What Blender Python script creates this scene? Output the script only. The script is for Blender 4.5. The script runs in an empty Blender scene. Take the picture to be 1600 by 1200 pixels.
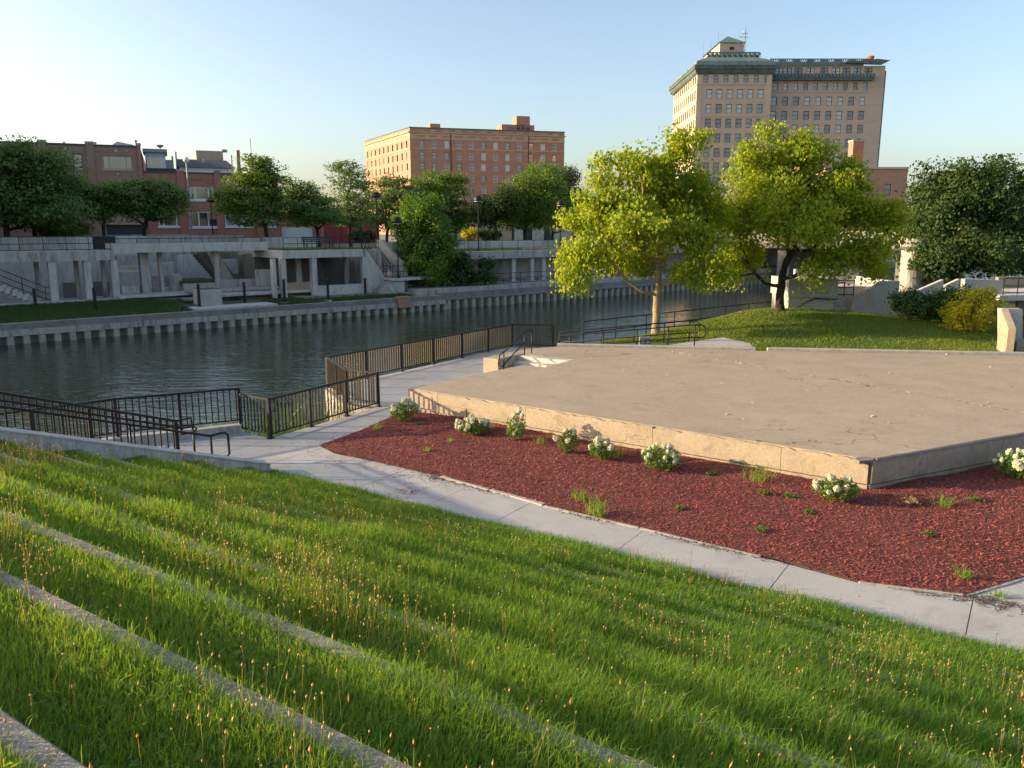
import bpy, math, random
import numpy as np
R = math.radians
scene = bpy.context.scene

# ------------------------------------------------------------------ camera
EYE = 5.4                      # eye height above the riverside walk (z = 0)
PITCH = R(11.1)
FPX = 1248.0                   # focal length in photo pixels (1600 wide)
cam_d = bpy.data.cameras.new('camera'); cam = bpy.data.objects.new('camera', cam_d)
scene.collection.objects.link(cam); scene.camera = cam
cam.location = (0, 0, EYE); cam.rotation_euler = (R(90) - PITCH, 0, 0)
cam_d.sensor_width = 36; cam_d.lens = 36 * FPX / 1600
cam_d.clip_start = 0.1; cam_d.clip_end = 6000

# ------------------------------------------------------------------ sky, sun
SUN_EL = R(13.5); SUN_AZ = math.atan2(-1.0, 0.02)     # azimuth from +Y towards +X: the sun is off to the left
world = bpy.data.worlds.new('World'); scene.world = world; world.use_nodes = True
wn = world.node_tree.nodes; wl = world.node_tree.links
bg = wn['Background']
sky = wn.new('ShaderNodeTexSky'); sky.sky_type = 'NISHITA'; sky.sun_disc = False
sky.sun_elevation = SUN_EL; sky.sun_rotation = SUN_AZ
sky.altitude = 200; sky.air_density = 0.85; sky.dust_density = 3.0; sky.ozone_density = 1.3
wl.new(sky.outputs[0], bg.inputs[0]); bg.inputs[1].default_value = 0.15
sun_d = bpy.data.lights.new('sun', 'SUN'); sun_d.energy = 4.1; sun_d.angle = R(0.6); sun_d.color = (1.0, 0.79, 0.52)
sun = bpy.data.objects.new('sun', sun_d); scene.collection.objects.link(sun)
sun.rotation_euler = (R(90) - SUN_EL, 0, math.pi - SUN_AZ)
vs = scene.view_settings
vs.view_transform = 'Standard'; vs.look = 'None'; vs.gamma = 1.0; vs.use_curve_mapping = False
vs.exposure = 1.16
vs.use_white_balance = True; vs.white_balance_temperature = 6900; vs.white_balance_tint = 10   # camera balanced for evening shade
scene.cycles.max_bounces = 6; scene.cycles.transparent_max_bounces = 6
scene.cycles.diffuse_bounces = 3; scene.cycles.glossy_bounces = 3; scene.cycles.transmission_bounces = 3
scene.cycles.caustics_reflective = False; scene.cycles.caustics_refractive = False

# ------------------------------------------------------------------ survey helpers (real planes of the place)
_c, _s = math.cos(PITCH), math.sin(PITCH)
def ray(px, py):
    a = (px - 800) / FPX; b = (600 - py) / FPX
    return np.array((a, _c + b * _s, -_s + b * _c))
def onz(px, py, z=0.0):
    r = ray(px, py); t = (z - EYE) / r[2]; return float(r[0]*t), float(r[1]*t)
def ony(px, py, y):
    r = ray(px, py); t = y / r[1]; return float(r[0]*t), float(EYE + r[2]*t)

class Frame:
    """plan frame: a along, b across, z up"""
    def __init__(s, ox, oy, ax, ay, bx=None, by=None):
        l = math.hypot(ax, ay); s.o = (ox, oy); s.a = (ax/l, ay/l)
        if bx is None: bx, by = -s.a[1], s.a[0]
        l = math.hypot(bx, by); s.b = (bx/l, by/l)
    def __call__(s, a, b, z=0.0):
        return (s.o[0] + a*s.a[0] + b*s.b[0], s.o[1] + a*s.a[1] + b*s.b[1], z)
    def plane(s, px, py, b=0.0):
        """survey: (a, z) of a sight line met by the upright plane b = const"""
        r = ray(px, py); nx, ny = -s.a[1], s.a[0]
        p = s(0, b); t = (p[0]*nx + p[1]*ny) / (r[0]*nx + r[1]*ny)
        x, y = r[0]*t, r[1]*t
        return float((x-p[0])*s.a[0] + (y-p[1])*s.a[1]), float(EYE + r[2]*t)
    @property
    def ang(s): return math.atan2(s.a[1], s.a[0])
WORLD = Frame(0, 0, 1, 0)
RV = Frame(0, 0, .76, .65)            # river frame: a downstream, b across
LW = Frame(0, 0, .833, -.553)         # lawn frame: a along the terraces, b downhill

# ------------------------------------------------------------------ mesh helpers
COL = scene.collection
MATS = {}
def wloc(o):
    x = y = z = 0.0
    while o is not None:
        x += o.location[0]; y += o.location[1]; z += o.location[2]; o = o.parent
    return np.array((x, y, z))
def props(o, label=None, cat=None, group=None, kind=None):
    if label: o['label'] = label
    if cat: o['category'] = cat
    if group: o['group'] = group
    if kind: o['kind'] = kind
    return o
def empty(name, loc, label=None, cat=None, group=None):
    o = bpy.data.objects.new(name, None); COL.objects.link(o); o.location = loc
    o.empty_display_size = .2
    return props(o, label, cat, group)
def link(name, me, parent=None, loc=(0, 0, 0), rot=None):
    o = bpy.data.objects.new(name, me); COL.objects.link(o); o.parent = parent; o.location = loc
    if rot is not None: o.rotation_euler = rot
    return o
class MB:
    def __init__(s): s.v = []; s.f = []; s.m = []; s.cm = 0
    def add(s, vs, fs):
        k = len(s.v); s.v += [tuple(map(float, p)) for p in vs]; s.f += [tuple(i + k for i in f) for f in fs]
        s.m += [s.cm] * len(fs); return s
    def box(s, a0, a1, b0, b1, z0, z1, fr=WORLD):
        p = [fr(a, b, z) for z in (z0, z1) for a, b in ((a0, b0), (a1, b0), (a1, b1), (a0, b1))]
        return s.add(p, [(3,2,1,0), (4,5,6,7), (0,1,5,4), (1,2,6,5), (2,3,7,6), (3,0,4,7)])
    def cbox(s, a0, a1, b0, b1, z0, z1, c=.02, fr=WORLD):
        """box with chamfered upper edges"""
        lo = [(a0,b0),(a1,b0),(a1,b1),(a0,b1)]; hi = [(a0+c,b0+c),(a1-c,b0+c),(a1-c,b1-c),(a0+c,b1-c)]
        p = [fr(a,b,z0) for a,b in lo] + [fr(a,b,z1-c) for a,b in lo] + [fr(a,b,z1) for a,b in hi]
        f = [(3,2,1,0), (8,9,10,11)]
        for i in range(4):
            j = (i+1) % 4; f += [(i,j,4+j,4+i), (4+i,4+j,8+j,8+i)]
        return s.add(p, f)
    def prism(s, poly, z0, z1, fr=WORLD, c=0.0):
        """z0 / z1 may be numbers or functions of (x, y); poly counter-clockwise in world plan"""
        q = [fr(*p) for p in poly]
        ar = sum(q[i][0]*q[(i+1) % len(q)][1] - q[(i+1) % len(q)][0]*q[i][1] for i in range(len(q)))
        if ar < 0: q = q[::-1]
        n = len(q); g = lambda f, x, y: f(x, y) if callable(f) else f
        lo = [(x, y, g(z0, x, y)) for x, y, _ in q]; hi = [(x, y, g(z1, x, y)) for x, y, _ in q]
        fs = [tuple(range(n-1, -1, -1)), tuple(range(n, 2*n))]
        fs += [(i, (i+1) % n, n + (i+1) % n, n + i) for i in range(n)]
        return s.add(lo + hi, fs)
    def wallpoly(s, pts, b0, b1, fr=WORLD):
        """upright slab: outline pts (a, z) in the plane b, thick from b0 to b1"""
        n = len(pts); p = [fr(a, b0, z) for a, z in pts] + [fr(a, b1, z) for a, z in pts]
        ar = sum(pts[i][0]*pts[(i+1) % n][1] - pts[(i+1) % n][0]*pts[i][1] for i in range(n))
        F1 = tuple(range(n)); F2 = tuple(range(2*n-1, n-1, -1))
        fs = [F1, F2] + [(i, n+i, n+(i+1) % n, (i+1) % n) for i in range(n)]
        if (ar < 0) != (b1 < b0): fs = [f[::-1] for f in fs]
        return s.add(p, fs)
    def tube(s, pts, r, k=6, cap=True):
        pts = [np.array(p, float) for p in pts]; n = len(pts)
        rs = r if isinstance(r, (list, tuple, np.ndarray)) else [r]*n
        vs = []; T = []
        for i in range(n):
            t = pts[min(i+1, n-1)] - pts[max(i-1, 0)]; T.append(t/(np.linalg.norm(t)+1e-9))
        x = np.cross(T[0], (0, 0, 1.0))
        if np.linalg.norm(x) < 1e-3: x = np.array((1.0, 0, 0))
        for i in range(n):
            x = x - T[i]*np.dot(x, T[i]); x /= np.linalg.norm(x)+1e-9; y = np.cross(T[i], x)
            for j in range(k):
                a = 2*math.pi*j/k; vs.append(pts[i] + rs[i]*(math.cos(a)*x + math.sin(a)*y))
        fs = [(i*k+j, i*k+(j+1) % k, (i+1)*k+(j+1) % k, (i+1)*k+j) for i in range(n-1) for j in range(k)]
        if cap: fs += [tuple(range(k-1, -1, -1)), tuple(range((n-1)*k, n*k))]
        return s.add(vs, fs)
    def lathe(s, prof, c=(0, 0, 0), k=14):
        """prof: list of (r, z)"""
        vs = []; fs = []
        for r, z in prof:
            for j in range(k):
                a = 2*math.pi*j/k; vs.append((c[0]+r*math.cos(a), c[1]+r*math.sin(a), c[2]+z))
        for i in range(len(prof)-1):
            fs += [(i*k+j, i*k+(j+1) % k, (i+1)*k+(j+1) % k, (i+1)*k+j) for j in range(k)]
        fs += [tuple(range(k-1, -1, -1)), tuple(range((len(prof)-1)*k, len(prof)*k))]
        return s.add(vs, fs)
    def mesh(s, name, mat, off=(0, 0, 0), smooth=False):
        me = bpy.data.meshes.new(name)
        v = np.array(s.v, float) - np.array(off, float)
        me.from_pydata(v.tolist(), [], s.f)
        for m in (mat if isinstance(mat, (list, tuple)) else [mat]): me.materials.append(MATS[m] if isinstance(m, str) else m)
        if any(s.m): me.polygons.foreach_set('material_index', s.m)
        if smooth: me.polygons.foreach_set('use_smooth', [True]*len(s.f))
        me.update(); return me
    def build(s, name, mat, parent=None, smooth=False, loc=None):
        """parent given: a part, sharing its thing's origin; else a thing with its origin at its base"""
        if parent is not None:
            o = link(name, s.mesh(name, mat, wloc(parent), smooth), parent)
        else:
            v = np.array(s.v); b = np.array(loc) if loc is not None else np.array(((v[:,0].min()+v[:,0].max())/2, (v[:,1].min()+v[:,1].max())/2, v[:,2].min()))
            o = link(name, s.mesh(name, mat, b, smooth), None, tuple(b))
        return o
def rawmesh(name, V, F, mat, tint=None, smooth=False):
    """fast mesh from numpy: V (n,3), F (m,k) with one k"""
    me = bpy.data.meshes.new(name); m, k = F.shape
    me.vertices.add(len(V)); me.vertices.foreach_set('co', V.astype(np.float32).ravel())
    me.loops.add(m*k); me.loops.foreach_set('vertex_index', F.astype(np.int32).ravel())
    me.polygons.add(m); me.polygons.foreach_set('loop_start', np.arange(0, m*k, k, dtype=np.int32))
    if smooth: me.polygons.foreach_set('use_smooth', np.ones(m, bool))
    for mm in (mat if isinstance(mat, (list, tuple)) else [mat]): me.materials.append(MATS[mm] if isinstance(mm, str) else mm)
    if tint is not None:
        at = me.attributes.new('tint', 'FLOAT', 'FACE'); at.data.foreach_set('value', tint.astype(np.float32))
    me.update(calc_edges=True); return me

# ------------------------------------------------------------------ materials
def newmat(name):
    m = bpy.data.materials.new(name); m.use_nodes = True; MATS[name] = m
    nt = m.node_tree; return m, nt.nodes, nt.links, nt.nodes['Principled BSDF']
def mixc(n, l, fac, a, b, mode='MIX'):
    x = n.new('ShaderNodeMix'); x.data_type = 'RGBA'; x.blend_type = mode
    for sock, val in ((x.inputs[0], fac), (x.inputs[6], a), (x.inputs[7], b)):
        if hasattr(val, 'is_linked'): l.new(val, sock)
        elif isinstance(val, (tuple, list)): sock.default_value = (*val[:3], 1)
        else: sock.default_value = val
    return x.outputs[2]
def noise(n, l, vec, scale, detail=5, rough=.6, lo=.35, hi=.65, dist=0.0):
    t = n.new('ShaderNodeTexNoise'); t.inputs['Scale'].default_value = scale; t.inputs['Detail'].default_value = detail
    t.inputs['Roughness'].default_value = rough; t.inputs['Distortion'].default_value = dist
    l.new(vec, t.inputs['Vector'])
    r = n.new('ShaderNodeMapRange'); r.inputs[1].default_value = lo; r.inputs[2].default_value = hi
    l.new(t.outputs[0], r.inputs[0]); return r.outputs[0]
def vecs(n, l, sc=(1, 1, 1)):
    g = n.new('ShaderNodeNewGeometry'); m = n.new('ShaderNodeMapping'); m.inputs['Scale'].default_value = sc
    l.new(g.outputs['Position'], m.inputs[0]); return m.outputs[0]
def bumpn(n, l, h, strength, dist, bsdf):
    b = n.new('ShaderNodeBump'); b.inputs['Strength'].default_value = strength; b.inputs['Distance'].default_value = dist
    l.new(h, b.inputs['Height']); l.new(b.outputs[0], bsdf.inputs['Normal'])
def surf(name, c1, c2, c3=None, s1=1.2, s2=14, rough=.85, bump=.25, bdist=.01, stretch=(1, 1, 1), speck=.0, spec=.3, cracks=0.0, c3lo=.52):
    """weathered mineral surface: broad patches c1-c2, fine grain, stains c3, hairline cracks"""
    m, n, l, p = newmat(name); v = vecs(n, l); vst = vecs(n, l, stretch)
    col = mixc(n, l, noise(n, l, vst, s1, 6, .65), c1, c2)
    fine = noise(n, l, v, s2, 4, .7, .3, .7)
    col = mixc(n, l, fine, mixc(n, l, .16, col, (0, 0, 0)), mixc(n, l, .06, col, (1, 1, 1)))
    if c3: col = mixc(n, l, noise(n, l, vst, s1*2.3, 7, .7, c3lo, c3lo+.2, .6), col, c3)
    if speck:
        sp = noise(n, l, v, 90, 2, .5, .56, .66); sp2 = n.new('ShaderNodeMath'); sp2.operation = 'MULTIPLY'; sp2.inputs[1].default_value = speck
        l.new(sp, sp2.inputs[0]); col = mixc(n, l, sp2.outputs[0], col, (.75, .7, .62))
        sp = noise(n, l, v, 120, 2, .5, .58, .68); sp3 = n.new('ShaderNodeMath'); sp3.operation = 'MULTIPLY'; sp3.inputs[1].default_value = speck
        l.new(sp, sp3.inputs[0]); col = mixc(n, l, sp3.outputs[0], col, (.05, .045, .04))
    h = fine
    if cracks:
        vo = n.new('ShaderNodeTexVoronoi'); vo.feature = 'DISTANCE_TO_EDGE'; vo.inputs['Scale'].default_value = cracks
        wv = n.new('ShaderNodeTexNoise'); wv.inputs['Scale'].default_value = 1.3; wv.inputs['Detail'].default_value = 6; l.new(v, wv.inputs['Vector'])
        ad = n.new('ShaderNodeVectorMath'); ad.operation = 'MULTIPLY_ADD'; ad.inputs[1].default_value = (1.6, 1.6, 1.6); l.new(wv.outputs['Color'], ad.inputs[0]); l.new(v, ad.inputs[2])
        l.new(ad.outputs[0], vo.inputs['Vector'])
        r = n.new('ShaderNodeMapRange'); r.inputs[1].default_value = 0; r.inputs[2].default_value = .006; l.new(vo.outputs['Distance'], r.inputs[0])
        brk = noise(n, l, v, .5, 3, .5, .42, .5)
        mx = n.new('ShaderNodeMath'); mx.operation = 'MAXIMUM'; l.new(r.outputs[0], mx.inputs[0]); l.new(brk, mx.inputs[1])
        col = mixc(n, l, mx.outputs[0], (.09, .075, .06), col)
        mm = n.new('ShaderNodeMath'); mm.operation = 'MULTIPLY'; l.new(mx.outputs[0], mm.inputs[0]); l.new(fine, mm.inputs[1]); h = mm.outputs[0]
    l.new(col, p.inputs['Base Color']); p.inputs['Roughness'].default_value = rough; p.inputs['Specular IOR Level'].default_value = spec
    if bump: bumpn(n, l, h, bump, bdist, p)
    return m
def plain(name, c, rough=.5, metal=0.0, spec=.5, var=.12, sc=6):
    m, n, l, p = newmat(name); v = vecs(n, l); f = noise(n, l, v, sc, 5, .65)
    l.new(mixc(n, l, f, [x*(1-var) for x in c], [min(1, x*(1+var)) for x in c]), p.inputs['Base Color'])
    p.inputs['Roughness'].default_value = rough; p.inputs['Metallic'].default_value = metal; p.inputs['Specular IOR Level'].default_value = spec
    return m
def leaf(name, c1, c2, c3=None, trans=.35, rough=.45, tcol=None):
    """leaves and blades: each face's own tint picks its colour; part of the light passes through"""
    m, n, l, p = newmat(name)
    a = n.new('ShaderNodeAttribute'); a.attribute_name = 'tint'
    col = mixc(n, l, a.outputs['Fac'], c1, c2)
    if c3:
        r = n.new('ShaderNodeMapRange'); r.inputs[1].default_value = .93; r.inputs[2].default_value = .99; l.new(a.outputs['Fac'], r.inputs[0])
        col = mixc(n, l, r.outputs[0], col, c3)
    l.new(col, p.inputs['Base Color']); p.inputs['Roughness'].default_value = rough; p.inputs['Specular IOR Level'].default_value = .35
    t = n.new('ShaderNodeBsdfTranslucent')
    l.new(mixc(n, l, .55, col, tcol or [min(1, x*y) for x, y in zip(c2, (2.2, 1.6, .6))]), t.inputs[0])
    mx = n.new('ShaderNodeMixShader'); mx.inputs[0].default_value = trans
    l.new(p.outputs[0], mx.inputs[1]); l.new(t.outputs[0], mx.inputs[2]); l.new(mx.outputs[0], n['Material Output'].inputs[0])
    return m
surf('walk_concrete', (.40, .385, .37), (.47, .455, .44), (.33, .31, .29), .7, 30, .9, .2, .004, speck=.12)
surf('stage_top', (.36, .28, .195), (.42, .33, .235), (.29, .225, .155), .8, 18, .85, .3, .006, cracks=.22, c3lo=.54)
surf('stage_wall', (.36, .285, .195), (.44, .355, .25), (.235, .18, .125), 1.1, 16, .92, .45, .012, cracks=.6, c3lo=.53)
surf('curb_concrete', (.20, .185, .16), (.27, .25, .215), (.14, .125, .10), 2.5, 60, .95, .7, .006, speck=.55)
surf('edging', (.36, .335, .30), (.46, .43, .39), (.22, .19, .16), 3, 40, .95, .4, .006)
surf('old_concrete', (.40, .37, .33), (.50, .465, .415), (.20, .18, .15), .9, 9, .92, .3, .01, (1.5, 1.5, .3), c3lo=.47)
surf('pale_concrete', (.51, .475, .43), (.59, .55, .50), (.31, .275, .235), .9, 8, .92, .2, .008, (1.4, 1.4, .3), c3lo=.5)
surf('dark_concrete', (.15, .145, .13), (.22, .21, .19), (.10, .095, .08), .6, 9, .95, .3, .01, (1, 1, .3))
surf('white_concrete', (.42, .395, .355), (.49, .46, .42), (.34, .31, .27), .5, 10, .9, .2, .006)
surf('pile_face', (.38, .34, .275), (.47, .425, .355), (.17, .145, .11), 1.2, 12, .9, .4, .01)
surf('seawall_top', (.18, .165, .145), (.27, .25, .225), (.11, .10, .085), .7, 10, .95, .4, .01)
surf('soil', (.10, .075, .05), (.15, .115, .08), (.06, .045, .03), 2, 25, 1, .6, .02)
surf('turf_soil', (.05, .09, .02), (.075, .11, .03), (.09, .09, .035), 1.5, 30, 1, .6, .02)
surf('mulch_base', (.16, .033, .027), (.24, .058, .045), (.08, .022, .018), 3, 60, 1, 1, .03)
surf('far_ground', (.17, .17, .10), (.26, .24, .18), (.11, .13, .06), .08, 3, 1, .2, .02)
surf('brick_red', (.43, .155, .10), (.50, .195, .125), (.31, .12, .085), .5, 22, .9, .3, .01, (1, 1, 4))
surf('brick_brown', (.36, .20, .135), (.42, .235, .16), (.29, .16, .11), .35, 22, .9, .3, .01, (1, 1, 4))
surf('brick_hotel', (.38, .195, .13), (.43, .225, .155), (.33, .165, .11), .12, 9, .9, .1, .01, (1, 1, 4))
surf('trim_tan', (.47, .33, .21), (.54, .39, .26), (.38, .26, .16), .2, 5, .9, .1, .01)
surf('tower_brick', (.45, .35, .27), (.51, .40, .31), (.40, .31, .235), .10, 7, .9, .1, .01, (1, 1, 3))
surf('tower_trim', (.48, .385, .295), (.54, .43, .335), (.42, .33, .25), .2, 5, .9, .1, .01)
surf('copper', (.085, .15, .145), (.13, .215, .20), (.05, .075, .072), .35, 5, .75, .3, .03, (1, 1, .4))
surf('copper_dark', (.05, .08, .075), (.09, .14, .13), (.03, .04, .035), .6, 5, .8, .4, .03)
surf('slate', (.05, .055, .065), (.075, .08, .095), None, 1, 14, .7, .2, .01)
plain('metal_black', (.010, .010, .011), .5, .0, .35, .3, 20)
plain('metal_black_sunlit', (.085, .06, .038), .38, .3, .5, .3, 20)  # golden sunlight on the black pickets, put into their base colour
plain('metal_grey', (.26, .27, .28), .5, .6)
plain('paint_white', (.76, .76, .74), .5)
plain('paint_blue', (.40, .47, .56), .55)
plain('paint_red', (.34, .05, .045), .6)
plain('door_dark', (.035, .05, .065), .45)
plain('bench_green', (.03, .055, .05), .5)
plain('frame_dark', (.035, .03, .03), .5)
plain('blind', (.55, .58, .56), .6, spec=.4, var=.06)
plain('blind_dim', (.27, .29, .30), .5, spec=.4, var=.08)
plain('bark', (.13, .10, .07), .95, spec=.1, var=.45, sc=9)
plain('bark_pale', (.30, .22, .13), .95, spec=.1, var=.35, sc=9)
plain('bark_dark', (.05, .042, .035), .95, spec=.1, var=.4, sc=9)
plain('terracotta', (.36, .12, .05), .8)
plain('dead_wood', (.34, .29, .23), .9)
def glass(name, c, rough):
    m, n, l, p = newmat(name); v = vecs(n, l)
    l.new(mixc(n, l, noise(n, l, v, .35, 2, .5), c, [x*2.2 for x in c]), p.inputs['Base Color'])
    p.inputs['Roughness'].default_value = rough; p.inputs['Specular IOR Level'].default_value = 1.0; p.inputs['IOR'].default_value = 1.9
glass('glass', (.02, .025, .03), .06); glass('glass_warm', (.10, .07, .04), .08)
leaf('leaf_lime', (.12, .22, .016), (.30, .40, .028), (.42, .20, .05), .58, .5)
leaf('leaf_mid', (.06, .145, .026), (.14, .25, .04), None, .42)
leaf('leaf_dark', (.025, .06, .013), (.055, .10, .02), (.14, .10, .02), .3, .75)
leaf('leaf_locust', (.075, .16, .045), (.14, .24, .06), (.22, .21, .03), .4)
leaf('leaf_bright', (.06, .15, .02), (.13, .26, .035), None, .4)
leaf('leaf_gold', (.28, .30, .02), (.58, .50, .03), None, .4)
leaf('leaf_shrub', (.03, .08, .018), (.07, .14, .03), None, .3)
leaf('blade', (.08, .22, .034), (.215, .38, .052), (.42, .36, .16), .52, .6)
leaf('blade_far', (.055, .14, .016), (.17, .25, .025), (.30, .25, .06), .4, .5)
leaf('seed', (.46, .29, .10), (.72, .50, .21), None, .35, .7, (.75, .5, .2))
leaf('stalk', (.14, .17, .04), (.28, .26, .09), None, .35, .7)
leaf('petal', (.52, .55, .33), (.80, .78, .62), None, .3, .7, (.75, .75, .45))
leaf('chip', (.23, .048, .038), (.42, .115, .085), (.45, .20, .15), .0, .9)
leaf('litter', (.42, .33, .2), (.62, .52, .36), None, .0, .9)
# river water
m, n, l, p = newmat('water'); v = vecs(n, l)
p.inputs['Base Color'].default_value = (.036, .050, .022, 1); p.inputs['Roughness'].default_value = .015
p.inputs['IOR'].default_value = 1.42; p.inputs['Specular IOR Level'].default_value = .5
def wave(sc, w, rot):
    g = n.new('ShaderNodeNewGeometry'); mp = n.new('ShaderNodeMapping'); mp.inputs['Rotation'].default_value = (0, 0, rot); mp.inputs['Scale'].default_value = sc
    l.new(g.outputs['Position'], mp.inputs[0]); t = n.new('ShaderNodeTexNoise'); t.inputs['Scale'].default_value = 1; t.inputs['Detail'].default_value = 3
    t.inputs['Distortion'].default_value = .4; l.new(mp.outputs[0], t.inputs['Vector'])
    k = n.new('ShaderNodeMath'); k.operation = 'MULTIPLY'; k.inputs[1].default_value = w; l.new(t.outputs[0], k.inputs[0]); return k.outputs[0]
ws = [wave((.7, 2.1, 1), 1.25, R(8)), wave((1.7, 4.0, 1), .75, R(-12)), wave((6, 11, 1), .10, R(30)), wave((.22, .35, 1), 1.1, R(-30))]
acc = ws[0]
for w in ws[1:]:
    k = n.new('ShaderNodeMath'); k.operation = 'ADD'; l.new(acc, k.inputs[0]); l.new(w, k.inputs[1]); acc = k.outputs[0]
bumpn(n, l, acc, 1.0, .028, p)

leaf('clod', (.07, .05, .035), (.15, .11, .075), None, .0, 1.0)
rng = np.random.default_rng(7)
# ================================================================== GROUND, RIVER, NEAR BANK
NEAR_B = 25.4                                   # river-frame offset of the near bank downstream of the overlook
RAIL = dict(Z=(-25.1, 6.5), L=(-9.92, 19.49), A=(-7.28, 20.83), B=(-6.29, 20.15), C=(-4.10, 23.95), M=(-5.17, 24.56), D=(-6.34, 26.95), E=(0.0, 36.35), F=(1.88, 36.05))
def off(p, d=.28): return (p[0] - .65*d, p[1] + .76*d)
bank_edge = [RV(-60, 21.4)[:2]] + [off(RAIL[k]) for k in 'ZLABCMDE'] + [off(RAIL['F']), RV(180, NEAR_B+.28)[:2]]
bank_edge[4] = (-6.38, 20.5); bank_edge[5] = (-4.42, 23.95)
bank = bank_edge + [RV(180, -60)[:2], RV(-60, -60)[:2]]
b = MB(); b.prism(bank, -3, -.10); o = b.build('riverbank', 'old_concrete'); props(o, kind='structure')
b = MB(); b.add([RV(-400, 15, -1.15), RV(500, 15, -1.15), RV(500, 60, -1.15), RV(-400, 60, -1.15)], [(0, 1, 2, 3)])
o = b.build('river', 'water', loc=(0, 40, -1.15)); props(o, kind='structure')
b = MB(); b.add([(-3000, -3000, -3.2), (3000, -3000, -3.2), (3000, 3500, -3.2), (-3000, 3500, -3.2)], [(0, 1, 2, 3)])
o = b.build('ground', 'far_ground', loc=(0, 0, -3.2)); props(o, kind='structure')

# ------------------------------------------------------------------ terraced lawn
D0, PITCHD, SLOPE, DEND = 1.39, 1.06, .333, 11.42
CURBS = [D0 + PITCHD*k for k in range(-4, 10)]
def zc(d): return SLOPE*(DEND - d)
def tread(d):
    """height of the turf at distance d (numpy ok)"""
    k = np.ceil((np.asarray(d) - D0)/PITCHD)
    dk = D0 + PITCHD*k
    z = SLOPE*(DEND - dk) - .015 + (dk - np.asarray(d))*.035
    return np.where(dk > DEND - .1, (DEND - np.asarray(d))*.04 + .0, z)
def a_left(d): return -14.29 - .285*(DEND - d) + .12
AR = 16.0
lawn = MB()
edges = [-6.0] + CURBS + [DEND]
for i in range(len(edges)-1):
    d0, d1 = edges[i], edges[i+1]; z1 = float(tread(d1 - 1e-3)); z0 = float(tread(d0 + 1e-3))
    lawn.add([LW(a_left(d0), d0, z0), LW(AR, d0, z0), LW(AR, d1, z1), LW(a_left(d1), d1, z1)], [(0, 3, 2, 1)])
lawn.add([LW(-60, -6, float(tread(-5.9))), LW(60, -6, float(tread(-5.9))), LW(60, -60, 6), LW(-60, -60, 6)], [(0, 1, 2, 3)])
lawn.add([LW(AR, -6, 5.7), LW(60, -6, 5.7), LW(60, DEND, 0), LW(AR, DEND, 0)], [(0, 3, 2, 1)])
lawn_o = props(lawn.build('lawn', 'turf_soil', loc=(0, 0, 0)), kind='structure')
for d in CURBS:
    c = MB(); c.cbox(a_left(d)+.02, AR, d-.135, d, zc(d+PITCHD)-.12, zc(d)+.012, .018, LW)
    c.build('curb', 'curb_concrete', lawn_o)

# ------------------------------------------------------------------ riverside walk in cast slabs
ST = Frame(.4, 27.4, .565, .825, .825, -.565)   # steps into the stage
KERB = [(-1.9, 17.1), (-1.55, 16.89), (.63, 15.03), (2.34, 13.84), (4.17, 12.53), (5.36, 11.55), (6.75, 11.10), (8.04, 11.72), (21, 17.9)]
MULCH_L = [(-3.25, 23.1), (-3.7, 22.0), (-4.1, 20.9), (-4.85, 19.45), (-4.3, 18.75), (-3.49, 18.23), (-2.6, 17.6)]
walk = [LW(-14.25, DEND)[:2], LW(15, DEND)[:2], (24, 13), (24, 19.2)] + KERB[::-1] + MULCH_L[::-1] + \
       [(-2.95, 23.4), (.5, 27.3), ST(2.05, -1.0)[:2], ST(3.2, -1.9)[:2], (2.2, 33.4), (3.4, 35.9)] + [RV(29, NEAR_B+.05)[:2]] + \
       [RAIL['F'], RAIL['E'], RAIL['D'], RAIL['M'], RAIL['C'], RAIL['B'], RAIL['A'], RAIL['L'], RAIL['Z'], RV(-16, 18.9)[:2], (-7.95, 18.2), (-7.0, 17.1)]
def clip(poly, cell):
    """Sutherland-Hodgman: poly by a convex counter-clockwise cell"""
    out = list(poly)
    for i in range(len(cell)):
        p, q = cell[i], cell[(i+1) % len(cell)]; inp, out = out, []
        side = lambda r: (q[0]-p[0])*(r[1]-p[1]) - (q[1]-p[1])*(r[0]-p[0])
        for j in range(len(inp)):
            r0, r1 = inp[j-1], inp[j]; s0, s1 = side(r0), side(r1)
            if (s0 < 0) != (s1 < 0):
                t = s0/(s0-s1); out.append((r0[0]+t*(r1[0]-r0[0]), r0[1]+t*(r1[1]-r0[1])))
            if s1 >= 0: out.append(r1)
        if not out: return []
    cl = [out[0]]
    for r in out[1:]:
        if math.hypot(r[0]-cl[-1][0], r[1]-cl[-1][1]) > 1e-4: cl.append(r)
    return cl
def area(q): return .5*sum(q[i-1][0]*q[i][1] - q[i][0]*q[i-1][1] for i in range(len(q)))
b = MB(); b.prism(walk, -.09, -.022); walk_o = props(b.build('walk', 'soil', loc=(0, 20, -.05)), kind='structure')
JA = [-40, -36, -32, -29, -26, -23.5, -21.2, -18.6, -16.3, -14.6, -13.25, -11.65, -9.74, -8.1, -5.6, -3.0, -.39, 2.2, 4.8, 7.4, 10, 13, 20]
JD = [6, 9, 11.3, 13.55, 16.1, 18.7, 21.2, 23.7, 26.2, 28.7, 31.5, 36]
g = .007
for i in range(len(JA)-1):
    for j in range(len(JD)-1):
        cell = [LW(JA[i]+g, JD[j]+g)[:2], LW(JA[i]+g, JD[j+1]-g)[:2], LW(JA[i+1]-g, JD[j+1]-g)[:2], LW(JA[i+1]-g, JD[j]+g)[:2]]
        if area(cell) < 0: cell = cell[::-1]
        q = clip(walk, cell)
        if len(q) > 2 and abs(area(q)) > .03:
            dz = random.Random(i*31+j).uniform(-.004, .002)
            s = MB(); s.prism(q, -.02, dz); s.build('slab', 'walk_concrete', walk_o)

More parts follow.
